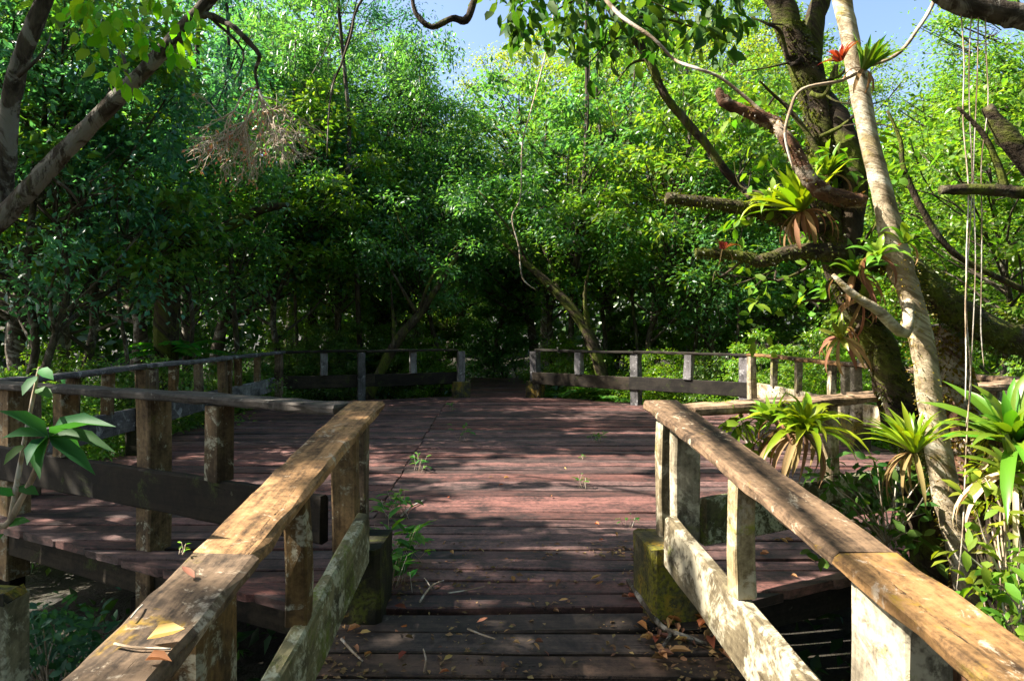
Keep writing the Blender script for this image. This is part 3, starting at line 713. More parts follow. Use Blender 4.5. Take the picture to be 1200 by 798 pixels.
# ------------------------------------------------------------------ leaning grey tree whose unseen canopy is shaped to shade the ramp
def grey_tree():
    random.seed(61); d = 4.0
    base = V((-4.6, 3.9, GZ))
    t = thing('spreading_tree', 'grey mossy tree with two leaning stems reaching in over the shaded railing', 'tree', base)
    mb = MB()
    fork = P(-175, 400, d)
    mb.tube([base, V((-4.45, 3.95, 0)), fork, P(-60, 300, d), P(0, 258, d), P(52, 203, d), P(108, 145, d), P(180, 72, d), P(245, 0, d), P(300, -70, d), P(380, -190, d)],
            [.13, .11, .085, .062, .056, .052, .047, .042, .037, .033, .02], 12, .11, 5)
    mb.tube([V((-4.5, 3.95, -.3)), P(-70, 330, 4.1), P(-12, 270, 4.1), P(5, 200, 4.1), P(12, 120, 4.1), P(28, 60, 4.1), P(52, 0, 4.1), P(80, -80, 4.1), P(90, -220, 4.1)],
            [.12, .08, .062, .056, .052, .049, .044, .040, .03], 12, .11, 5)
    mb.tube([P(222, 30, d), P(243, 18, d), P(262, 26, d), P(275, 33, d-.05), P(292, 50, d), P(304, 66, d), P(299, 84, d+.04), P(303, 105, d)], [.02, .019, .018, .017, .016, .012, .010, .006], 8, .16, 3)
    mb.tube([P(245, 20, d), P(285, 60, d+.1), P(275, 95, d+.1)], [.010, .007, .003], 5, .1, 4)
    for x0, y0, x1, y1 in ((108, 145, 140, 55), (150, 100, 120, 20), (52, 203, 95, 245), (20, 90, 60, 40), (180, 72, 215, 60)):
        mb.tube([P(x0, y0, d), P((x0+x1)/2+8, (y0+y1)/2, d+.05), P(x1, y1, d+.1)], [.014, .009, .003], 5, .1, 4)
    for tgt in ((-8, 1.5, 6.2), (-6, 6, 5.8), (-3, 2, 5), (-9, 4.5, 7.2), (-1.8, 4, 4.9), (-5, -1.5, 5.5), (-6, 3, 6.5)):
        s0 = P(90, -220, 4.1); e = V(tgt); mb.tube([s0, s0.lerp(e, .5) + V((0, 0, .4)), e], [.035, .025, .008], 6, .1, 4)
    mb.build('trunk', M['bark_grey'], t)
    # unseen canopy above the picture, spread and gaps shaped for light on the boards
    cs, rs = [], []
    while len(cs) < 640:
        x, y, z = random.uniform(-10.5, 4.5), random.uniform(-5, 11), random.uniform(3.9, 9.5)
        if y > .5 and z < 1.3 + .50*y + .75: continue
        if y > 3 and x > -1 or y > 10: continue
        r = random.uniform(.4, .8); cs.append((x, y, z)); rs.append(r)
    p, ax, nr = clump_leaves(cs, rs, 190, .12)
    ok = let_through(p) & ((p[:, 1] < .3) | (p[:, 2] > 1.3 + .5*p[:, 1] + .1))
    p, ax, nr = p[ok], ax[ok], nr[ok]; s = .17*(.7 + .6*RNG.random(len(p)))
    leaves_obj('crown', p, ax, nr, s, s*.62, M['leaf'], t, color=(.05, .11, .02))
    # twigs of fresh leaves hanging into view
    cs = [P(*c) for c in ((105, 8, 3.6), (128, 30, 3.6), (118, 62, 3.6), (150, 15, 3.6), (175, 40, 3.7), (200, 8, 3.7), (222, 25, 3.7), (95, 18, 3.7), (142, 88, 3.65), (205, 55, 3.7), (188, 2, 3.6))]
    p, ax, nr = clump_leaves([tuple(c) for c in cs], [.09]*len(cs), 13, .1, 1.0, .8); ax += np.array([0, 0, -.9])
    s = .085*(.7 + .6*RNG.random(len(p)))
    leaves_obj('foliage', p, ax, nr, s, s*.6, M['near_leaf'], t, color=(.15, .34, .03), big=True)
grey_tree()

def dead_bunch():
    random.seed(71); top = P(303, 103, 4.02)
    t = thing('dead_twig_cluster', 'brown cluster of dead twigs and dry leaves hanging from a branch tip', 'dead branch', top)
    mb = MB(); tips = []
    def grow(q, d, ln, r, dep):
        m = q + d*ln*.5 + V((random.gauss(0, .12), random.gauss(0, .12), random.gauss(0, .12)))*ln; e = q + d*ln + V((0, 0, -.06*ln))
        mb.tube([q, m, e], [r, r*.8, r*.6], 4 if dep < 2 else 3, .1, 3, caps=False)
        if dep >= 4: tips.append(e); return
        for _ in range(4 if dep < 2 else 3):
            nd = (d + V((random.gauss(0, .55), random.gauss(0, .45), random.gauss(-.05, .45)))).normalized()
            grow(random.choice((m, e, e)), nd, ln*random.uniform(.55, .85), max(.0017, r*.66), dep + 1)
        if dep >= 2: tips.append(m)
    for x, y in ((255, 150), (275, 170), (300, 180), (325, 170), (345, 160), (290, 150)):
        dv = P(x, y, 4.02) - top; dv.y += random.uniform(-.12, .12); grow(top, dv.normalized(), dv.length*.56, .007, 0)
    mb.build('twigs', M['dry_twig'], t)
    tips = [q for q in tips if random.random() < (.38 if q.x < top.x + .02 else .05)]
    n = len(tips); ax = RNG.normal(size=(n, 3))*.5 + np.array([0, 0, -1]); nr = RNG.normal(size=(n, 3))
    s = .022*(.6 + RNG.random(n)); leaves_obj('dry_leaves', [tuple(q) for q in tips], ax, nr, s, s*.45, M['dead'], t, color=(.44, .22, .12))
dead_bunch()

def liana(label, paths, rad, mat='twig', name='liana', cat='liana', sides=5):
    t = thing(name, label, cat, paths[0][0])
    if len(paths) == 1: mb = MB(); mb.tube(paths[0], rad, sides, .1, 5); mb.build('stem', M[mat], t)
    else:
        for p in paths: mb = MB(); mb.tube(p, rad, sides, .1, 5); mb.build('strand', M[mat], t)
random.seed(81)
liana('thin grey twig hanging straight down from the canopy beside the open sky', [[V((-2.4, 4.2, 5.0)), P(416, -70, 4.5), P(415, 20, 4.5), P(402, 70, 4.5), P(388, 110, 4.5), P(383, 185, 4.5)]], [.016, .012, .009, .008, .007, .003], 'bark_grey')
liana('long pale liana hanging down in front of the deep green trees', [[P(650, 10, 16.6), P(640, 60, 15.6), P(622, 130, 13.9), P(612, 170, 13.8), P(610, 230, 13.8), P(600, 255, 13.8), P(608, 290, 13.8), P(612, 325, 13.8), P(628, 340, 13.8)]], [.015]*8 + [.010], 'twig')
liana('crooked dark branch tip dipping into the open sky from above', [[V((-2.6, 3.9, 4.9)), P(430, -110, 4.3), P(478, -50, 4.3), P(484, 5, 4.3), P(492, 22, 4.3), P(507, 32, 4.3), P(530, 22, 4.3), P(546, 24, 4.3), P(556, 0, 4.3), P(575, -70, 4.3)]], [.03, .02, .014, .012, .018, .018, .02, .026, .022, .02], 'bark_dark', 'branch_tip', 'branch', 8)

# ------------------------------------------------------------------ the leaning trees by the sunlit railing
def moss_tufts(path, rad, n, L, color, parent, name='moss', hang=.4):
    pts, rr = spline(path, rad, 8); pos, ax, nr = [], [], []
    for _ in range(n):
        i = random.randrange(len(pts)-1); c = pts[i].lerp(pts[i+1], random.random()); d = (pts[i+1]-pts[i]).normalized(); o = V((random.gauss(0, 1), random.gauss(0, 1), random.gauss(0, 1))); o = (o - d*o.dot(d)).normalized()
        pos.append(tuple(c + o*rr[i]*.9)); ax.append(tuple(o + V((random.gauss(0, .4), random.gauss(0, .4), -hang)))); nr.append((random.gauss(0, 1), random.gauss(0, 1), .7))
    s = L*(.5 + RNG.random(n)); o = leaves_obj(name, pos, ax, nr, s, s*.45, M['leaf'], parent, color=color); o['kind'] = 'stuff'

def pale_tree():
    random.seed(91); d = 3.4; base = P(1165, 905, d); base.z = GZ
    t = thing('pale_tree', 'pale smooth-barked tree leaning over the sunlit ramp railing', 'tree', base)
    tp = [base, P(1152, 790, d), P(1130, 660, d), P(1112, 590, d), P(1096, 510, d), P(1082, 410, d), P(1066, 345, d), P(1050, 300, d), P(1036, 235, d), P(1020, 170, d), P(1008, 110, d), P(997, 50, d), P(985, -10, d), P(965, -110, d), P(955, -260, d)]
    mb = MB(); mb.tube(tp, [.08, .066, .063, .064, .058, .057, .052, .064, .048, .044, .046, .041, .044, .04, .03], 16, .075, 5)
    mb.tube([P(1066, 345, d), P(1060, 390, d-.12), P(1030, 365, d-.18), P(1000, 345, d-.2), P(976, 322, d-.2)], [.03, .028, .024, .018, .009], 9, .1, 4)
    mb.build('trunk', M['bark_pale'], t)
    moss_tufts(tp[1:9], [.072]*8, 900, .012, (.10, .085, .03), t, 'lichen')
    br = MB(); br.tube([P(1012, 236, d), P(960, 222, d-.05), P(920, 160, d-.05), P(908, 145, d), P(870, 130, d), P(848, 118, d), P(842, 104, d)], [.035, .040, .030, .036, .026, .029, .014], 11, .22, 5)
    br.build('broken_branch', M['bark_red'], t)
    moss_tufts([P(1012, 236, d), P(960, 222, d-.05), P(920, 160, d-.05), P(908, 145, d), P(870, 130, d)], [.036]*5, 420, .018, (.09, .06, .02), t, 'moss', .5)
    tb = MB(); tb.tube([P(910, 148, d-.02), P(880, 120, d), P(845, 92, d), P(815, 80, d), P(790, 70, d+.1), P(765, 45, d+.1), P(720, 12, d+.2), P(690, -40, d+.5), P(692, -85, 5.6)], [.018, .009, .008, .008, .008, .009, .011, .012, .014], 7, .1, 5)
    tb.tube([P(1010, 80, d-.07), P(1050, 65, d-.1), P(1075, 35, d-.1), P(1095, 0, d-.1), P(1110, -60, d-.1)], [.008, .009, .010, .011, .012], 6, .1, 5)
    tb.tube([P(1012, 82, d-.07), P(985, 95, d-.1), P(940, 105, d-.12), P(926, 130, d-.12), P(920, 160, d-.12), P(930, 200, d-.12)], [.009, .008, .008, .009, .007, .004], 6, .1, 5)
    tb.build('thin_branch', M['twig'], t)
    # canopy above the frame
    cs, rs = [], []
    while len(cs) < 70:
        x, y, z = random.uniform(.6, 4.5), random.uniform(1.5, 6.5), random.uniform(3.6, 6.0)
        if z < 1.3 + .5*y + .7: continue
        cs.append((x, y, z)); rs.append(random.uniform(.3, .6))
    p, ax, nr = clump_leaves(cs, rs, 110, .12); ok = let_through(p, 4) & (p[:, 2] > 1.3 + .5*p[:, 1]); p, ax, nr = p[ok], ax[ok], nr[ok]
    leaves_obj('crown', p, ax, nr, .13, .07, M['leaf'], t, color=(.05, .11, .02))
    moss_tufts(tp[1:8], [.085]*7, 700, .014, (.20, .16, .02), t, 'moss')
pale_tree()

def overhang():
    random.seed(95); d = 5.6
    a = [P(690, -90, d), P(712, 0, d), P(742, 42, d), P(760, 70, d), P(778, 110, d), P(800, 138, d), P(828, 170, d), P(850, 200, d), P(872, 222, d), P(905, 250, d-.8), P(960, 300, 3.9)]
    t = thing('leafy_bough', 'thin dark bough with big leaves curving down across the sunny treetops', 'branch', a[-1])
    mb = MB(); mb.tube(a, [.05, .042, .038, .036, .034, .033, .035, .036, .034, .032, .03], 9, .12, 5)
    for x0, y0, x1, y1 in ((712, 0, 640, 20), (742, 42, 690, 75), (712, 0, 800, 20), (730, 20, 850, 50), (760, 70, 720, 100)):
        mb.tube([P(x0, y0, d), P((x0+x1)/2, (y0+y1)/2 - 10, d), P(x1, y1, d-.1)], [.016, .010, .004], 5, .1, 4)
    mb.build('limb', M['bark_dark'], t)
    cs = []
    for _ in range(60):
        x = random.choice((random.uniform(595, 720), random.uniform(720, 870))); y = random.uniform(-40, 70 - abs(x-740)*.2)
        cs.append(tuple(P(x, y, d + random.uniform(-.5, .6))))
    p, ax, nr = clump_leaves(cs, [.2]*len(cs), 15, .14, .8, .6); ax += np.array([0, 0, -.45]); s = .145*(.6 + .6*RNG.random(len(p)))
    leaves_obj('foliage', p, ax, nr, s, s*.5, M['near_leaf'], t, color=(.045, .10, .02), big=True)
overhang()

def mossy_tree():
    random.seed(101); d = 3.85; base = P(1105, 640, d); base.z = GZ
    t = thing('mossy_tree', 'dark crooked tree shaggy with moss, leaning behind the pale trunk', 'tree', base)
    tp = [base, P(1085, 560, d), P(1058, 490, d), P(1040, 430, d), P(1015, 380, d), P(990, 320, d), P(975, 260, d), P(962, 200, d), P(962, 150, d), P(945, 85, d), P(925, 30, d), P(905, -20, d), P(870, -120, d), P(850, -260, d)]
    r = [.13, .11, .10, .09, .085, .09, .08, .085, .075, .08, .07, .066, .06, .04]
    mb = MB(); mb.tube(tp, r, 14, .19, 5)
    mb.tube([P(985, 300, d), P(1000, 215, d-.05), P(985, 150, d-.05), P(955, 100, d+.1), P(952, 40, d+.1), P(968, -20, d+.1), P(985, -120, d+.2)], [.08, .075, .07, .06, .055, .05, .04], 12, .12, 5)
    mb.build('trunk', M['bark_dark'], t)
    for pts, rr, in (([P(975, 262, d), P(940, 262, d-.1), P(905, 252, d-.15), P(870, 243, d-.15), P(830, 238, d-.15), P(780, 232, d-.15)], [.05, .045, .04, .036, .032, .030]),
                     ([P(1030, 305, d-.25), P(1000, 298, d-.3), P(965, 295, d-.35), P(930, 295, d-.35), P(893, 306, d-.35), P(868, 300, d-.35), P(840, 297, d-.35), P(815, 296, d-.35)], [.055, .05, .042, .036, .034, .026, .022, .02])):
        mb = MB(); mb.tube(pts, rr, 10, .16, 5); mb.build('limb', M['bark_dark'], t)
        moss_tufts(pts, rr, 900, .018, (.055, .065, .010), t, 'moss', .7)
    mb = MB(); lp = [P(1270, 425, d-.3), P(1200, 402, d-.3), P(1150, 382, d-.3), P(1105, 352, d-.3), P(1070, 318, d-.3), P(1040, 305, d-.25), P(1010, 300, d-.2)]
    mb.tube(lp, [.085, .08, .075, .075, .062, .055, .04], 12, .18, 5); mb.build('limb', M['bark_dark'], t)
    moss_tufts(lp, [.11, .105, .10, .095, .085, .07, .05], 2600, .02, (.06, .075, .010), t, 'moss', .3)
    moss_tufts(tp[1:11], r[1:11], 7000, .020, (.055, .065, .012), t, 'moss', .5)
    for x0, y0, x1, y1, q in ((960, 180, 890, 95, .018), (950, 110, 1010, 60, .016), (975, 250, 900, 190, .014), (1000, 330, 930, 360, .016), (990, 320, 1060, 250, .014), (940, 70, 880, 20, .016), (962, 160, 1030, 120, .012),
                              (1015, 370, 950, 420, .012), (930, 240, 860, 190, .010), (900, 250, 850, 270, .009), (930, 295, 880, 340, .010), (870, 300, 835, 330, .008)):
        a, b = P(x0, y0, d-.1), P(x1, y1, d + random.uniform(-.5, .2)); pts = [a] + [a.lerp(b, u) + V((random.gauss(0, .045), random.gauss(0, .05), random.gauss(0, .045))) for u in (.25, .5, .75)] + [b]
        mb = MB(); mb.tube(pts, [q, q*.85, q*.7, q*.5, q*.25], 6, .15, 5)
        for _ in range(2): c = pts[random.randint(1, 3)]; e = c + V((random.gauss(0, .14), random.gauss(0, .1), random.gauss(.02, .12))); mb.tube([c, c.lerp(e, .5) + V((random.gauss(0, .02), 0, random.gauss(0, .02))), e], [q*.45, q*.3, .002], 5, .1, 4)
        mb.build('branch', M['bark_dark'], t)
    cs = [P(random.uniform(860, 1040), random.uniform(90, 400), d + random.uniform(-.3, .4)) for _ in range(34)]
    p, ax, nr = clump_leaves([tuple(c) for c in cs], [.13]*len(cs), 12, .07, .8, .6); leaves_obj('foliage', p, ax, nr, .085*(.6 + .7*RNG.random(len(p))), .042, M['near_leaf'], t, color=(.10, .20, .025), big=True)
    mb = MB(); mb.tube([P(1040, 130, d+.3), P(1055, 165, d+.3), P(1058, 195, d+.3), P(1075, 235, d+.3), P(1098, 275, d+.3), P(1130, 305, d+.3), P(1200, 340, d+.3)], [.008, .012, .016, .02, .02, .018, .02], 7, .1, 5); mb.build('branch', M['bark_dark'], t)
mossy_tree()

def stump_tree():
    random.seed(105); d = 3.2; base = P(1150, 700, d); base.z = GZ
    t = thing('rotten_tree', 'short shaggy rotten trunk wrapped in ferns and roots behind the aerial roots', 'tree', base)
    tp = [base, P(1140, 560, 3.7), P(1125, 480, 3.7), P(1112, 420, 3.7), P(1105, 380, 3.7)]; r = [.12, .11, .095, .085, .07]
    mb = MB(); mb.tube(tp, r, 12, .2, 5); mb.build('trunk', M['bark_red'], t)
    moss_tufts(tp, r, 2500, .028, (.16, .12, .02), t, 'moss', .6)
    tp2 = [V((base.x + .35, base.y - .1, GZ)), P(1200, 640, 3.1), P(1192, 560, 3.1), P(1185, 490, 3.1)]; r2 = [.2, .19, .17, .12]
    mb = MB(); mb.tube(tp2, r2, 12, .2, 5); mb.build('stump', M['bark_dark'], t)
    moss_tufts(tp2, r2, 2500, .03, (.17, .16, .02), t, 'moss', .6)
stump_tree()

random.seed(111)
def dead_branch(label, parts, mat='bark_dark', name='dead_branch'):
    t = thing(name, label, 'branch', parts[0][0][0])
    for i, (p, r) in enumerate(parts):
        mb = MB(); mb.tube(p, r, 9, .12, 5); mb.build('limb' if i == 0 else 'twig', M[mat], t)
d = 3.0
dead_branch('black dead branch stub poking in from the frame edge over the sunlit railing', [([P(1260, 226, d), P(1200, 226, d), P(1150, 222, d), P(1102, 223, d)], [.03, .028, .026, .02]), ([P(1178, 222, d), P(1168, 190, d), P(1150, 155, d), P(1122, 126, d)], [.018, .015, .012, .006])])
dead_branch('broken blackish branch end with splintered tip above the black stub', [([P(1280, 250, d), P(1215, 195, d), P(1180, 160, d), P(1156, 125, d)], [.07, .058, .045, .022])])
dead_branch('thick grey mossy bough crossing the top corner of blue sky', [([P(1085, -22, d), P(1120, 2, d), P(1160, 12, d), P(1205, 22, d), P(1290, 40, d)], [.045, .045, .05, .055, .06])], 'bark_grey', 'overhead_bough')

# aerial roots: separate strings
random.seed(121)
for x0, x1, y1, lab in ((1128, 1134, 500, 'longest pale aerial root hanging just beside the pale trunk'), (1140, 1131, 470, 'slack aerial root looping slightly among the hanging roots'), (1150, 1124, 690, 'yellowish aerial root reaching down past the sunlit rail'), (1156, 1151, 430, 'short outer aerial root hanging by the dead branch')):
    ps = [P(x0 + (x1-x0)*u + random.uniform(-5, 5), -10 + (y1+10)*u, 3.0) for u in (0, .15, .3, .45, .6, .75, .9, 1)]
    t = thing('aerial_root', lab, 'aerial root', ps[0], 'aerial roots hanging in front of the sunny trees'); mb = MB(); mb.tube(ps, [.0032]*7 + [.002], 5, .15, 5)
    ob = mb.build('strand', M['twig'], t)

# ------------------------------------------------------------------ bromeliads
def bromeliad(label, c, n, L, W, color, up=(0, 0, 1), skirt=0, spread=1.0, skirt_col=(.26, .15, .08), skirt_len=.3, group='bromeliads'):
    n = int(n*2.0); W *= .72; L *= .84; skirt = int(skirt*.6); skirt_len *= .75; up = V(up) + V((random.uniform(-.35, .35), random.uniform(-.3, .2), 0))
    root = thing('bromeliad', label, 'bromeliad', c, group); up = V(up).normalized(); a0 = up.orthogonal().normalized(); b0 = up.cross(a0)
    def strap(mb, a, el, ln, w, sag, rnd):
        d = a0*math.cos(a) + b0*math.sin(a); sd = up.cross(d); N = 9; pts = []
        q = V(c) + d*.015; ang = el; row = []
        for i in range(N):
            u = i/(N-1); wd = w*(.75 + .5*math.sin(math.pi*min(1, u*1.1))) * (1 if u < .72 else max(.02, 1 - ((u-.72)/.28)**1.5))/2
            dirv = (d*math.cos(ang) + up*math.sin(ang)); nv = (up*math.cos(ang) - d*math.sin(ang))
            row.append((q + sd*wd + nv*wd*.45, q, q - sd*wd + nv*wd*.45))
            q = q + dirv*(ln/(N-1)) + V((0, 0, -sag*u*ln*.05)); ang -= sag*(.06 + .22*u)
        vs = [p for r in row for p in r]; fs = []
        for i in range(N-1):
            for k in (0, 1): fs.append((i*3+k, i*3+k+1, i*3+k+4, i*3+k+3))
        mb.raw(vs, fs, rnd)
    mb = MB(); sag0 = random.choice((0, .1, .3, .7))
    for k in range(n):
        u = k/n; el = 1.5 - 1.0*u*spread + random.uniform(-.22, .22)
        strap(mb, k*2.399 + random.uniform(-.3, .3), el, L*random.uniform(.55, 1.15)*(.75 + .35*u), W*random.uniform(.8, 1.15), random.uniform(.1, .6) + sag0, random.random())
    o = mb.build('rosette', M['strap'], root); o.color = (*color, 1)
    if skirt:
        mb = MB()
        for k in range(skirt): strap(mb, random.uniform(0, 6.28), random.uniform(-.5, -.1), skirt_len*random.uniform(.6, 1.2), W*random.uniform(.5, .9), random.uniform(1.3, 2.3), random.random())
        o = mb.build('dead_leaves', M['dead'], root); o.color = (*skirt_col, 1)
    return root
random.seed(131)
YG, BG = (.17, .25, .022), (.10, .20, .024)
bromeliad('large yellow-green bromeliad with a skirt of dead leaves on the mossy trunk', P(940, 248, 3.55), 26, .36, .045, YG, (-.25, -.2, 1), 26, skirt_len=.30)
bromeliad('upright green bromeliad perched high on the pale trunk', P(1012, 82, 3.28), 15, .22, .03, BG, (.25, -.1, 1), 10, skirt_len=.14, spread=.55)
bromeliad('small red bromeliad on the pale trunk beside the upright green one', P(985, 72, 3.28), 12, .13, .02, (.20, .03, .028), (-.4, -.3, 1), 0, spread=.8)
bromeliad('red-tipped sprout of bromeliad at the end of the lower mossy limb', P(846, 292, 3.45), 8, .10, .014, (.18, .04, .03), (0, 0, 1), 5, skirt_len=.16, spread=.5)
bromeliad('bare clump of drooping dead bromeliad leaves on the mossy trunk over the rail', P(985, 395, 3.55), 5, .16, .03, (.15, .17, .03), (-.5, -.4, .6), 30, skirt_len=.24)
bromeliad('broad yellow-lit bromeliad resting at the sunlit ramp rail', P(938, 508, 3.25), 30, .38, .045, YG, (-.1, -.15, 1), 34, (1.0), (.20, .14, .07), .36)
bromeliad('leafy seedling-sized bromeliad leaning out beside the broad one at the rail', P(905, 492, 3.30), 10, .2, .03, (.12, .2, .03), (-.5, -.1, 1), 6, skirt_len=.2)
bromeliad('spiky narrow-leaved bromeliad at the foot of the pale trunk', P(1072, 530, 3.2), 24, .34, .03, YG, (-.25, -.15, 1), 22, (.85), (.22, .15, .07), .30)
bromeliad('big green bromeliad with long arching leaves at the frame edge', P(1190, 520, 3.0), 26, .46, .055, BG, (-.1, -.2, 1), 18, (.9), (.36, .27, .16), .40)
bromeliad('bromeliad with pale drooping dead leaves low on the rotten trunk at the frame edge', P(1188, 552, 2.9), 8, .26, .035, (.14, .2, .03), (-.4, -.4, .7), 28, (1), (.5, .40, .26), .42)
bromeliad('tuft of fresh strap leaves behind the mossy limb junction', P(990, 345, 4.1), 16, .28, .05, BG, (-.2, -.2, 1), 0)
bromeliad('lone light-green strap-leaf tuft in the limb crook of the pale trunk', P(1060, 285, 3.3), 7, .20, .035, BG, (.2, -.2, 1), 4, skirt_len=.15)

bromeliad('green bromeliad wedged between the two dark trunks above the large yellow-green one', P(968, 205, 3.7), 14, .24, .035, BG, (-.3, -.3, 1), 12, skirt_len=.22)
bromeliad('small yellowish bromeliad sitting on the upper dead limb end of the mossy tree', P(905, 238, 3.65), 12, .20, .03, YG, (-.5, -.1, 1), 8, skirt_len=.2)
bromeliad('green bromeliad with hanging dead leaves under the crossing mossy limb', P(1000, 322, 3.5), 16, .26, .035, BG, (-.2, -.5, .9), 16, skirt_len=.26)
bromeliad('glossy bromeliad in the crook where the mossy limb meets the pale trunk', P(1028, 300, 3.25), 9, .17, .035, (.12, .22, .03), (-.3, -.3, 1), 8, skirt_len=.18)
bromeliad('dry bromeliad hanging upside on the dark trunk behind the pale dead branch', P(1010, 352, 3.65), 6, .16, .03, (.14, .18, .03), (-.3, -.6, .4), 18, skirt_len=.22)
# leafy epiphyte / bushes near the pale tree's foot
def leafy_plant(name, label, cat, c, spots, n, leaf, color, mat='near_leaf', group=None, r=.09, stemrad=.006, w=.5):
    t = thing(name, label, cat, c, group); mb = MB()
    for s in spots: mb.tube([V(c), V(c).lerp(V(s), .5) + V((random.uniform(-.04, .04), random.uniform(-.04, .04), .03)), V(s)], [stemrad, stemrad*.7, stemrad*.35], 5, .1, 4)
    mb.build('stem', M['twig'], t)
    p, ax, nr = clump_leaves([tuple(s) for s in spots], [r]*len(spots), n, leaf, .8, .5); s_ = leaf*(.6 + .7*RNG.random(len(p)))
    o = leaves_obj('leaves', p, ax, nr, s_, s_*w, M[mat], t, color=color, big=True); return t
random.seed(141)
leafy_plant('leafy_plant', 'dark bluish-green small-leaved bush in the hollow below the deck corner', 'plant', P(60, 830, 3.2), [P(random.uniform(-30, 150), random.uniform(715, 800), 3.2 + random.uniform(-.3, .4)) for _ in range(60)], 22, .05, (.03, .085, .05), r=.10)
def foot_plants():
    for lab, bx, by, dd, rng, n, c in (('yellow-green leafy vine tumbling over the rotten trunk below the big bromeliad', 1180, 690, 2.85, (1130, 1210, 530, 690), 15, (.16, .22, .03)),
                                   ('dark green bushy plant in the hollow between pale trunk and rail', 1040, 640, 3.6, (960, 1095, 545, 645), 34, (.06, .13, .028)),
                                   ('light leafy plant growing at the frame corner below the rotten trunk', 1190, 760, 2.7, (1150, 1215, 650, 740), 10, (.10, .19, .025)),
                                   ('fresh green sapling growing through the deck edge next to the broad bromeliad', 880, 560, 3.5, (858, 905, 478, 520), 7, (.16, .25, .03))):
        x0, x1, y0, y1 = rng
        leafy_plant('leafy_plant', lab, 'plant', P(bx, by, dd), [P(random.uniform(x0, x1), random.uniform(y0, y1), dd + random.uniform(-.15, .25)) for _ in range(n)], 12, .075, c)
foot_plants()

def young_plant():
    random.seed(151); d = 1.9; base = P(-60, 760, d); base.z = GZ; top = P(57, 512, d)
    t = thing('young_plant', 'young plant with a whorl of long glossy leaves in front of the dark railing', 'plant', base)
    mb = MB(); mb.tube([base, P(-25, 690, d), P(12, 610, d), P(38, 560, d), top], [.012, .011, .009, .008, .006], 7, .08, 5)
    mb.tube([P(12, 610, d), P(28, 520, d), P(40, 460, d), P(46, 430, d)], [.008, .006, .005, .003], 6, .08, 5); mb.build('stem', M['twig'], t)
    L = [(12, 505), (16, 480), (106, 484), (116, 512), (100, 540), (40, 545), (95, 525), (30, 530)]
    pos, ax, nr, ln = [], [], [], []
    for x, y in L:
        e = P(x, y, d + random.uniform(-.10, .06)); v = e - top; pos.append(tuple(top)); ax.append(tuple(v)); nr.append((random.uniform(-.3, .3), -.55, .8)); ln.append(v.length*1.15)
    leaves_obj('whorl', pos, ax, nr, np.array(ln), .048, M['near_leaf'], t, color=(.04, .135, .045), big=True, droop=.28, fold=.6)
    pos, ax, nr = [], [], []
    for x, y, ex, ey in ((46, 432, 60, 440), (44, 440, 30, 452), (42, 455, 62, 462), (30, 520, 8, 535), (22, 570, 52, 578), (20, 580, -8, 572), (10, 615, 45, 600), (5, 625, -20, 640)):
        a, b = P(x, y, d), P(ex, ey, d - .04); pos.append(tuple(a)); ax.append(tuple(b-a)); nr.append((0, -.6, .7))
    leaves_obj('side_leaves', pos, ax, nr, .07, .035, M['near_leaf'], t, color=(.05, .15, .035), big=True)
young_plant()

# weeds in the deck joints
random.seed(161)
def weed(label, px, py, s=.12, n=10, color=(.06, .17, .03), group='weeds growing out of the deck joints', z=0.0):
    d = (H - z)*F/(py - HY); c = V(((px-600)/F*d, d, z))
    t = thing('weed', label, 'weed', c, group); pos, ax, nr, ln = [], [], [], []
    mb = MB()
    for k in range(n):
        a = random.uniform(0, 6.28); h = random.uniform(.3, 1)*s; q = c + V((random.gauss(0, .25)*s, random.gauss(0, .25)*s, 0)); e = q + V((math.cos(a)*s*.3, math.sin(a)*s*.3, h))
        mb.tube([q, (q+e)/2, e], [.002, .0015, .001], 3, 0, 2)
        for _ in range(2): pos.append(tuple(q.lerp(e, random.uniform(.5, 1)))); ax.append((math.cos(a + random.gauss(0, .6)), math.sin(a + random.gauss(0, .6)), random.uniform(-.1, .7))); nr.append((random.gauss(0, .3), random.gauss(0, .3), 1)); ln.append(s*random.uniform(.3, .6))
    mb.build('stems', M['twig'], t); leaves_obj('leaves', pos, ax, nr, np.array(ln), np.array(ln)*.38, M['near_leaf'], t, color=color, big=True)
for lab, x, y, s, n in (('tall grassy weed in the deck joint nearest the far gap', 530, 482, .16, 6), ('weed blade standing in the middle of the deck joint', 538, 516, .20, 6), ('small weed in the deck joint behind the ramp rail end', 490, 552, .16, 10),
                        ('upright green weed beside the corner post of the brown ramp railing', 470, 606, .22, 16), ('leafy weed hugging the mossy block of the brown ramp railing', 462, 660, .26, 26), ('tufted weed at the foot of the mossy block, closest to the ramp', 455, 690, .2, 20),
                        ('tiny green seedling in the middle of the deck', 681, 572, .13, 6), ('strip of flat weeds far out on the deck in front of the path gap', 700, 518, .14, 14), ('little sprout near the sunlit block', 735, 617, .10, 5), ('single blade sprout further out on the deck', 682, 538, .07, 4),
                        ('small weed on the shaded deck corner near the short square post', 215, 600, .09, 8), ('low weeds on deck under the sunlit rail', 985, 655, .12, 10), ('sprout under the sunlit rail beside the low weeds', 965, 640, .10, 8)):
    weed(lab, x, y, s, n)
weed('tiny bright sprout on the joint of the brown rail top', 214, 648, .03, 5, (.12, .26, .02), 'sprouts on the brown rail', H - (648-HY)/F*1.74)

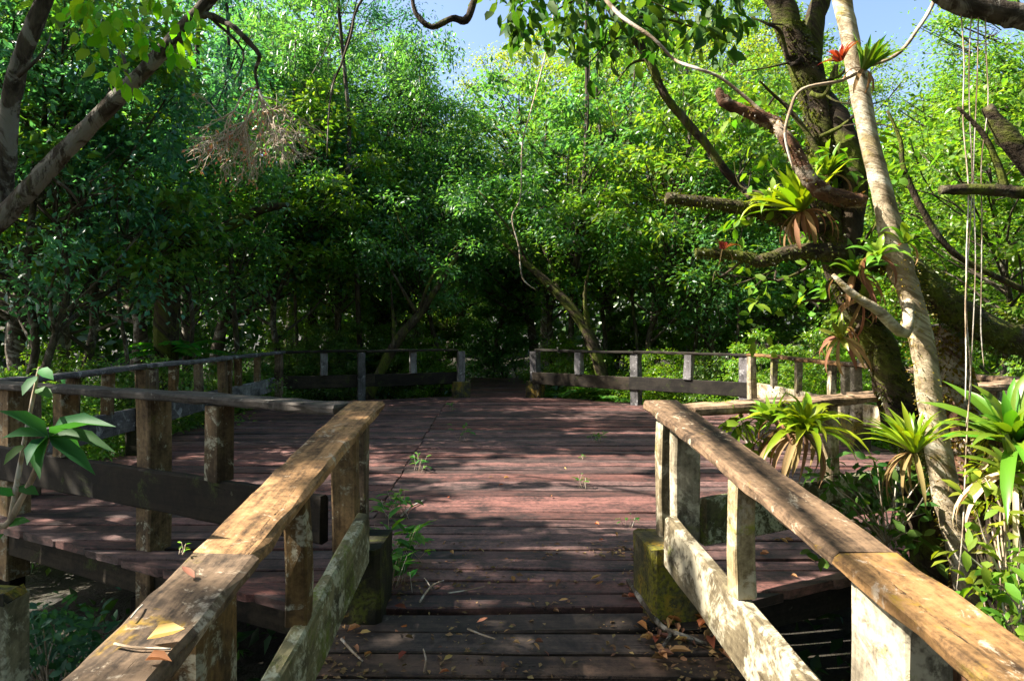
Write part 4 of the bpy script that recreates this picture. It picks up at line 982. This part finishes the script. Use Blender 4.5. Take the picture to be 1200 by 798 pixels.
# fallen leaves and twigs
random.seed(171)
def ramp_hit(px, py):
    """point on deck or ramp below a sight line"""
    k = (py-HY)/F; d = H/k
    if d < 3.2: d = (H + RAMP_S*3.22)/(k + RAMP_S)
    return V(((px-600)/F*d, d, ramp_z(d)))
def fallen_leaf(px, py, L, color, label, group='fallen leaves on the boards', at=None):
    c = (at or ramp_hit(px, py)) + V((0, 0, .008)); a = random.uniform(0, 6.28)
    o = leaves_obj('fallen_leaf', [tuple(c)], [(math.cos(a), math.sin(a), random.uniform(0, .3))], [(random.gauss(0, .3), random.gauss(0, .3), 1)], L, L*random.uniform(.35, .5), M['dead'], origin=tuple(c), color=color, big=True, fold=random.uniform(.5, 1.6), droop=random.uniform(-.3, .3))
    tag(o, label, 'leaf', group)
TAN, RUST, BRN = (.38, .23, .11), (.30, .13, .06), (.16, .095, .055)
for i in range(26): fallen_leaf(random.uniform(520, 740), random.uniform(540, 790), random.uniform(.03, .06), random.choice((TAN, RUST, BRN)), 'small dry leaf scattered on the open dark planks', 'dry leaves scattered on the planks')
for i in range(36): fallen_leaf(random.uniform(752, 850), random.uniform(712, 775), random.uniform(.05, .11), random.choice((TAN, RUST, BRN, TAN)), 'dry leaf in the litter heap at the foot of the sunlit block', 'leaf litter heap by the sunlit block')
for i in range(9): fallen_leaf(random.uniform(380, 490), random.uniform(690, 790), random.uniform(.04, .07), random.choice((TAN, RUST)), 'orange-brown leaf by the mossy block of the brown ramp railing', 'leaves by the mossy block')
for i in range(16): fallen_leaf(random.uniform(880, 985), random.uniform(600, 680), random.uniform(.04, .07), random.choice((TAN, BRN, TAN)), 'tan leaf lying on the sunny deck planks under the sunlit rail', 'leaves under the sunlit rail')
for i in range(26): fallen_leaf(random.gauss(800, 28), random.uniform(705, 760), random.uniform(.03, .07), random.choice((TAN, RUST, BRN, BRN)), 'dry leaf in the litter heap at the foot of the sunlit block', 'leaf litter heap by the sunlit block')
for i in range(22): fallen_leaf(random.uniform(400, 860), random.uniform(690, 796), random.uniform(.02, .05), random.choice((BRN, BRN, TAN)), 'small dry leaf scattered on the open dark planks', 'dry leaves scattered on the planks')
def crumbs():
    N = 12000; x = RNG.uniform(-.85, .95, N); y = RNG.uniform(1.2, 4.2, N); w_ = np.where(np.abs(x - .05) > .55, 1.0, .22); k = RNG.random(N) < w_*np.clip(vnoise(x*4, y*4, 2)*1.5 - .35, 0, 1); x, y = x[k], y[k]; N = len(x)
    z = np.where(y < 3.22, -RAMP_S*(3.22 - y), 0) + .006
    ax = RNG.normal(size=(N, 3))*np.array([1, 1, .15]); nr = np.array([0, 0, 1.0]) + RNG.normal(size=(N, 3))*.4; l_ = .010 + .035*RNG.random(N)**2
    o = leaves_obj('leaf_crumbs', np.stack([x, y, z], 1), ax, nr, l_, l_*.5, M['dead'], color=(.17, .115, .06)); tag(o, 'fine crumbs of bark and dry leaf scattered along the ramp boards', 'litter', kind='stuff')
crumbs()
def rail_pt(px, py): d = 654/(py-275); return V(((px-600)/F*d, d, H - (py-HY)/F*d))
for px, py, L, c, lab in ((172, 757, .075, (.46, .33, .14), 'large yellowed leaf lying on the mossy brown rail'), (170, 782, .05, (.40, .20, .10), 'curled reddish leaf at the near end of the brown rail'), (228, 684, .05, (.42, .24, .14), 'pinkish curled leaf near the joint of the brown rail')):
    fallen_leaf(px, py, L, c, lab, 'leaves on the brown rail', rail_pt(px, py) + V((0, 0, .006)))
def twig(label, pts, r, mat='twig', fork=None, group='fallen twigs'):
    t = thing('fallen_twig', label, 'twig', pts[0], group); mb = MB(); mb.tube(pts, r, 6, .1, 4); mb.build('stick', M[mat], t)
    if fork: mb = MB(); mb.tube(fork, [x*.6 for x in (r if hasattr(r, '__len__') else [r])], 5, .1, 4); mb.build('side_twig', M[mat], t)
up = V((0, 0, .014))
twig('stout dark stick lying from the sunlit block across the litter', [ramp_hit(736, 683) + up, ramp_hit(752, 710) + up*1.8, ramp_hit(775, 738) + up*1.2, ramp_hit(805, 752) + up*1.5, ramp_hit(830, 758) + up], [.012, .013, .014, .011, .006], 'bark_grey', [ramp_hit(782, 742) + up, ramp_hit(785, 752) + up*2, ramp_hit(776, 762) + up])
twig('pale forked twig lying near the weeds by the mossy block', [ramp_hit(492, 708) + up, ramp_hit(505, 692) + up*1.5, ramp_hit(520, 683) + up], [.006, .005, .003], 'twig', [ramp_hit(505, 692) + up, ramp_hit(500, 685) + up*1.4, ramp_hit(497, 680) + up])
twig('thin twig lying across the plank in the shade', [ramp_hit(525, 698) + up, ramp_hit(545, 695) + up, ramp_hit(568, 690) + up], [.004, .003, .002])
twig('pale bent twig at the bottom edge of the ramp', [ramp_hit(400, 752) + up, ramp_hit(412, 768) + up*1.5, ramp_hit(425, 778) + up], [.006, .005, .003])
twig('short pale twig on the middle of the ramp', [ramp_hit(548, 740) + up, ramp_hit(562, 746) + up, ramp_hit(580, 752) + up], [.005, .004, .003])
twig('curled pale twig standing up from the ramp gap', [ramp_hit(497, 792) + up, ramp_hit(499, 780) + up*2, ramp_hit(496, 772) + up*3], [.005, .004, .003])
twig('pale straw lying on the weedy deck joint', [ramp_hit(470, 607) + up, ramp_hit(482, 596) + up, ramp_hit(497, 588) + up], [.006, .006, .005])
twig('thin straw twig lying on the mossy brown rail', [rail_pt(134, 760) + V((0, 0, .01)), rail_pt(160, 766) + V((0, 0, .012)), rail_pt(200, 766) + V((0, 0, .01))], [.003, .003, .002])
twig('short straw on the brown rail near the yellowed leaf', [rail_pt(153, 730) + V((0, 0, .01)), rail_pt(160, 722) + V((0, 0, .012)), rail_pt(167, 714) + V((0, 0, .01))], [.002, .002, .002])

# ------------------------------------------------------------------ light, sky, camera
w = bpy.data.worlds.new('World'); sc.world = w; w.use_nodes = True
nt = w.node_tree; bg = nt.nodes['Background']; sky = nt.nodes.new('ShaderNodeTexSky'); sky.sky_type = 'NISHITA'; sky.sun_disc = False
sky.sun_elevation = SUN_EL; sky.sun_rotation = math.atan2(SUN.x, SUN.y); sky.air_density = 1.0; sky.dust_density = 3.0; sky.ozone_density = 2.5
nt.links.new(sky.outputs[0], bg.inputs[0]); bg.inputs[1].default_value = .082
ld = bpy.data.lights.new('Sun', 'SUN'); ld.energy = 5.0; ld.angle = R(.5); ld.color = (1, .93, .80)
so = bpy.data.objects.new('Sun', ld); COL.objects.link(so); so.rotation_euler = SUN.to_track_quat('Z', 'Y').to_euler(); so.location = SUN*30

cd = bpy.data.cameras.new('Camera'); cam = bpy.data.objects.new('Camera', cd); COL.objects.link(cam)
cam.location = (0, 0, H); cam.rotation_euler = (R(90), 0, 0); cd.sensor_width = 36; cd.lens = 24; cd.shift_y = -12/1200; cd.clip_start = .05; cd.clip_end = 1000
sc.camera = cam
sc.view_settings.view_transform = 'Standard'; sc.view_settings.look = 'None'; sc.view_settings.gamma = 1; sc.view_settings.use_curve_mapping = False
sc.view_settings.exposure = 2.08
sc.cycles.use_denoising = True; sc.cycles.max_bounces = 6; sc.cycles.diffuse_bounces = 4; sc.cycles.transmission_bounces = 3; sc.cycles.glossy_bounces = 2
sc.cycles.sample_clamp_indirect = 8; sc.cycles.use_adaptive_sampling = True
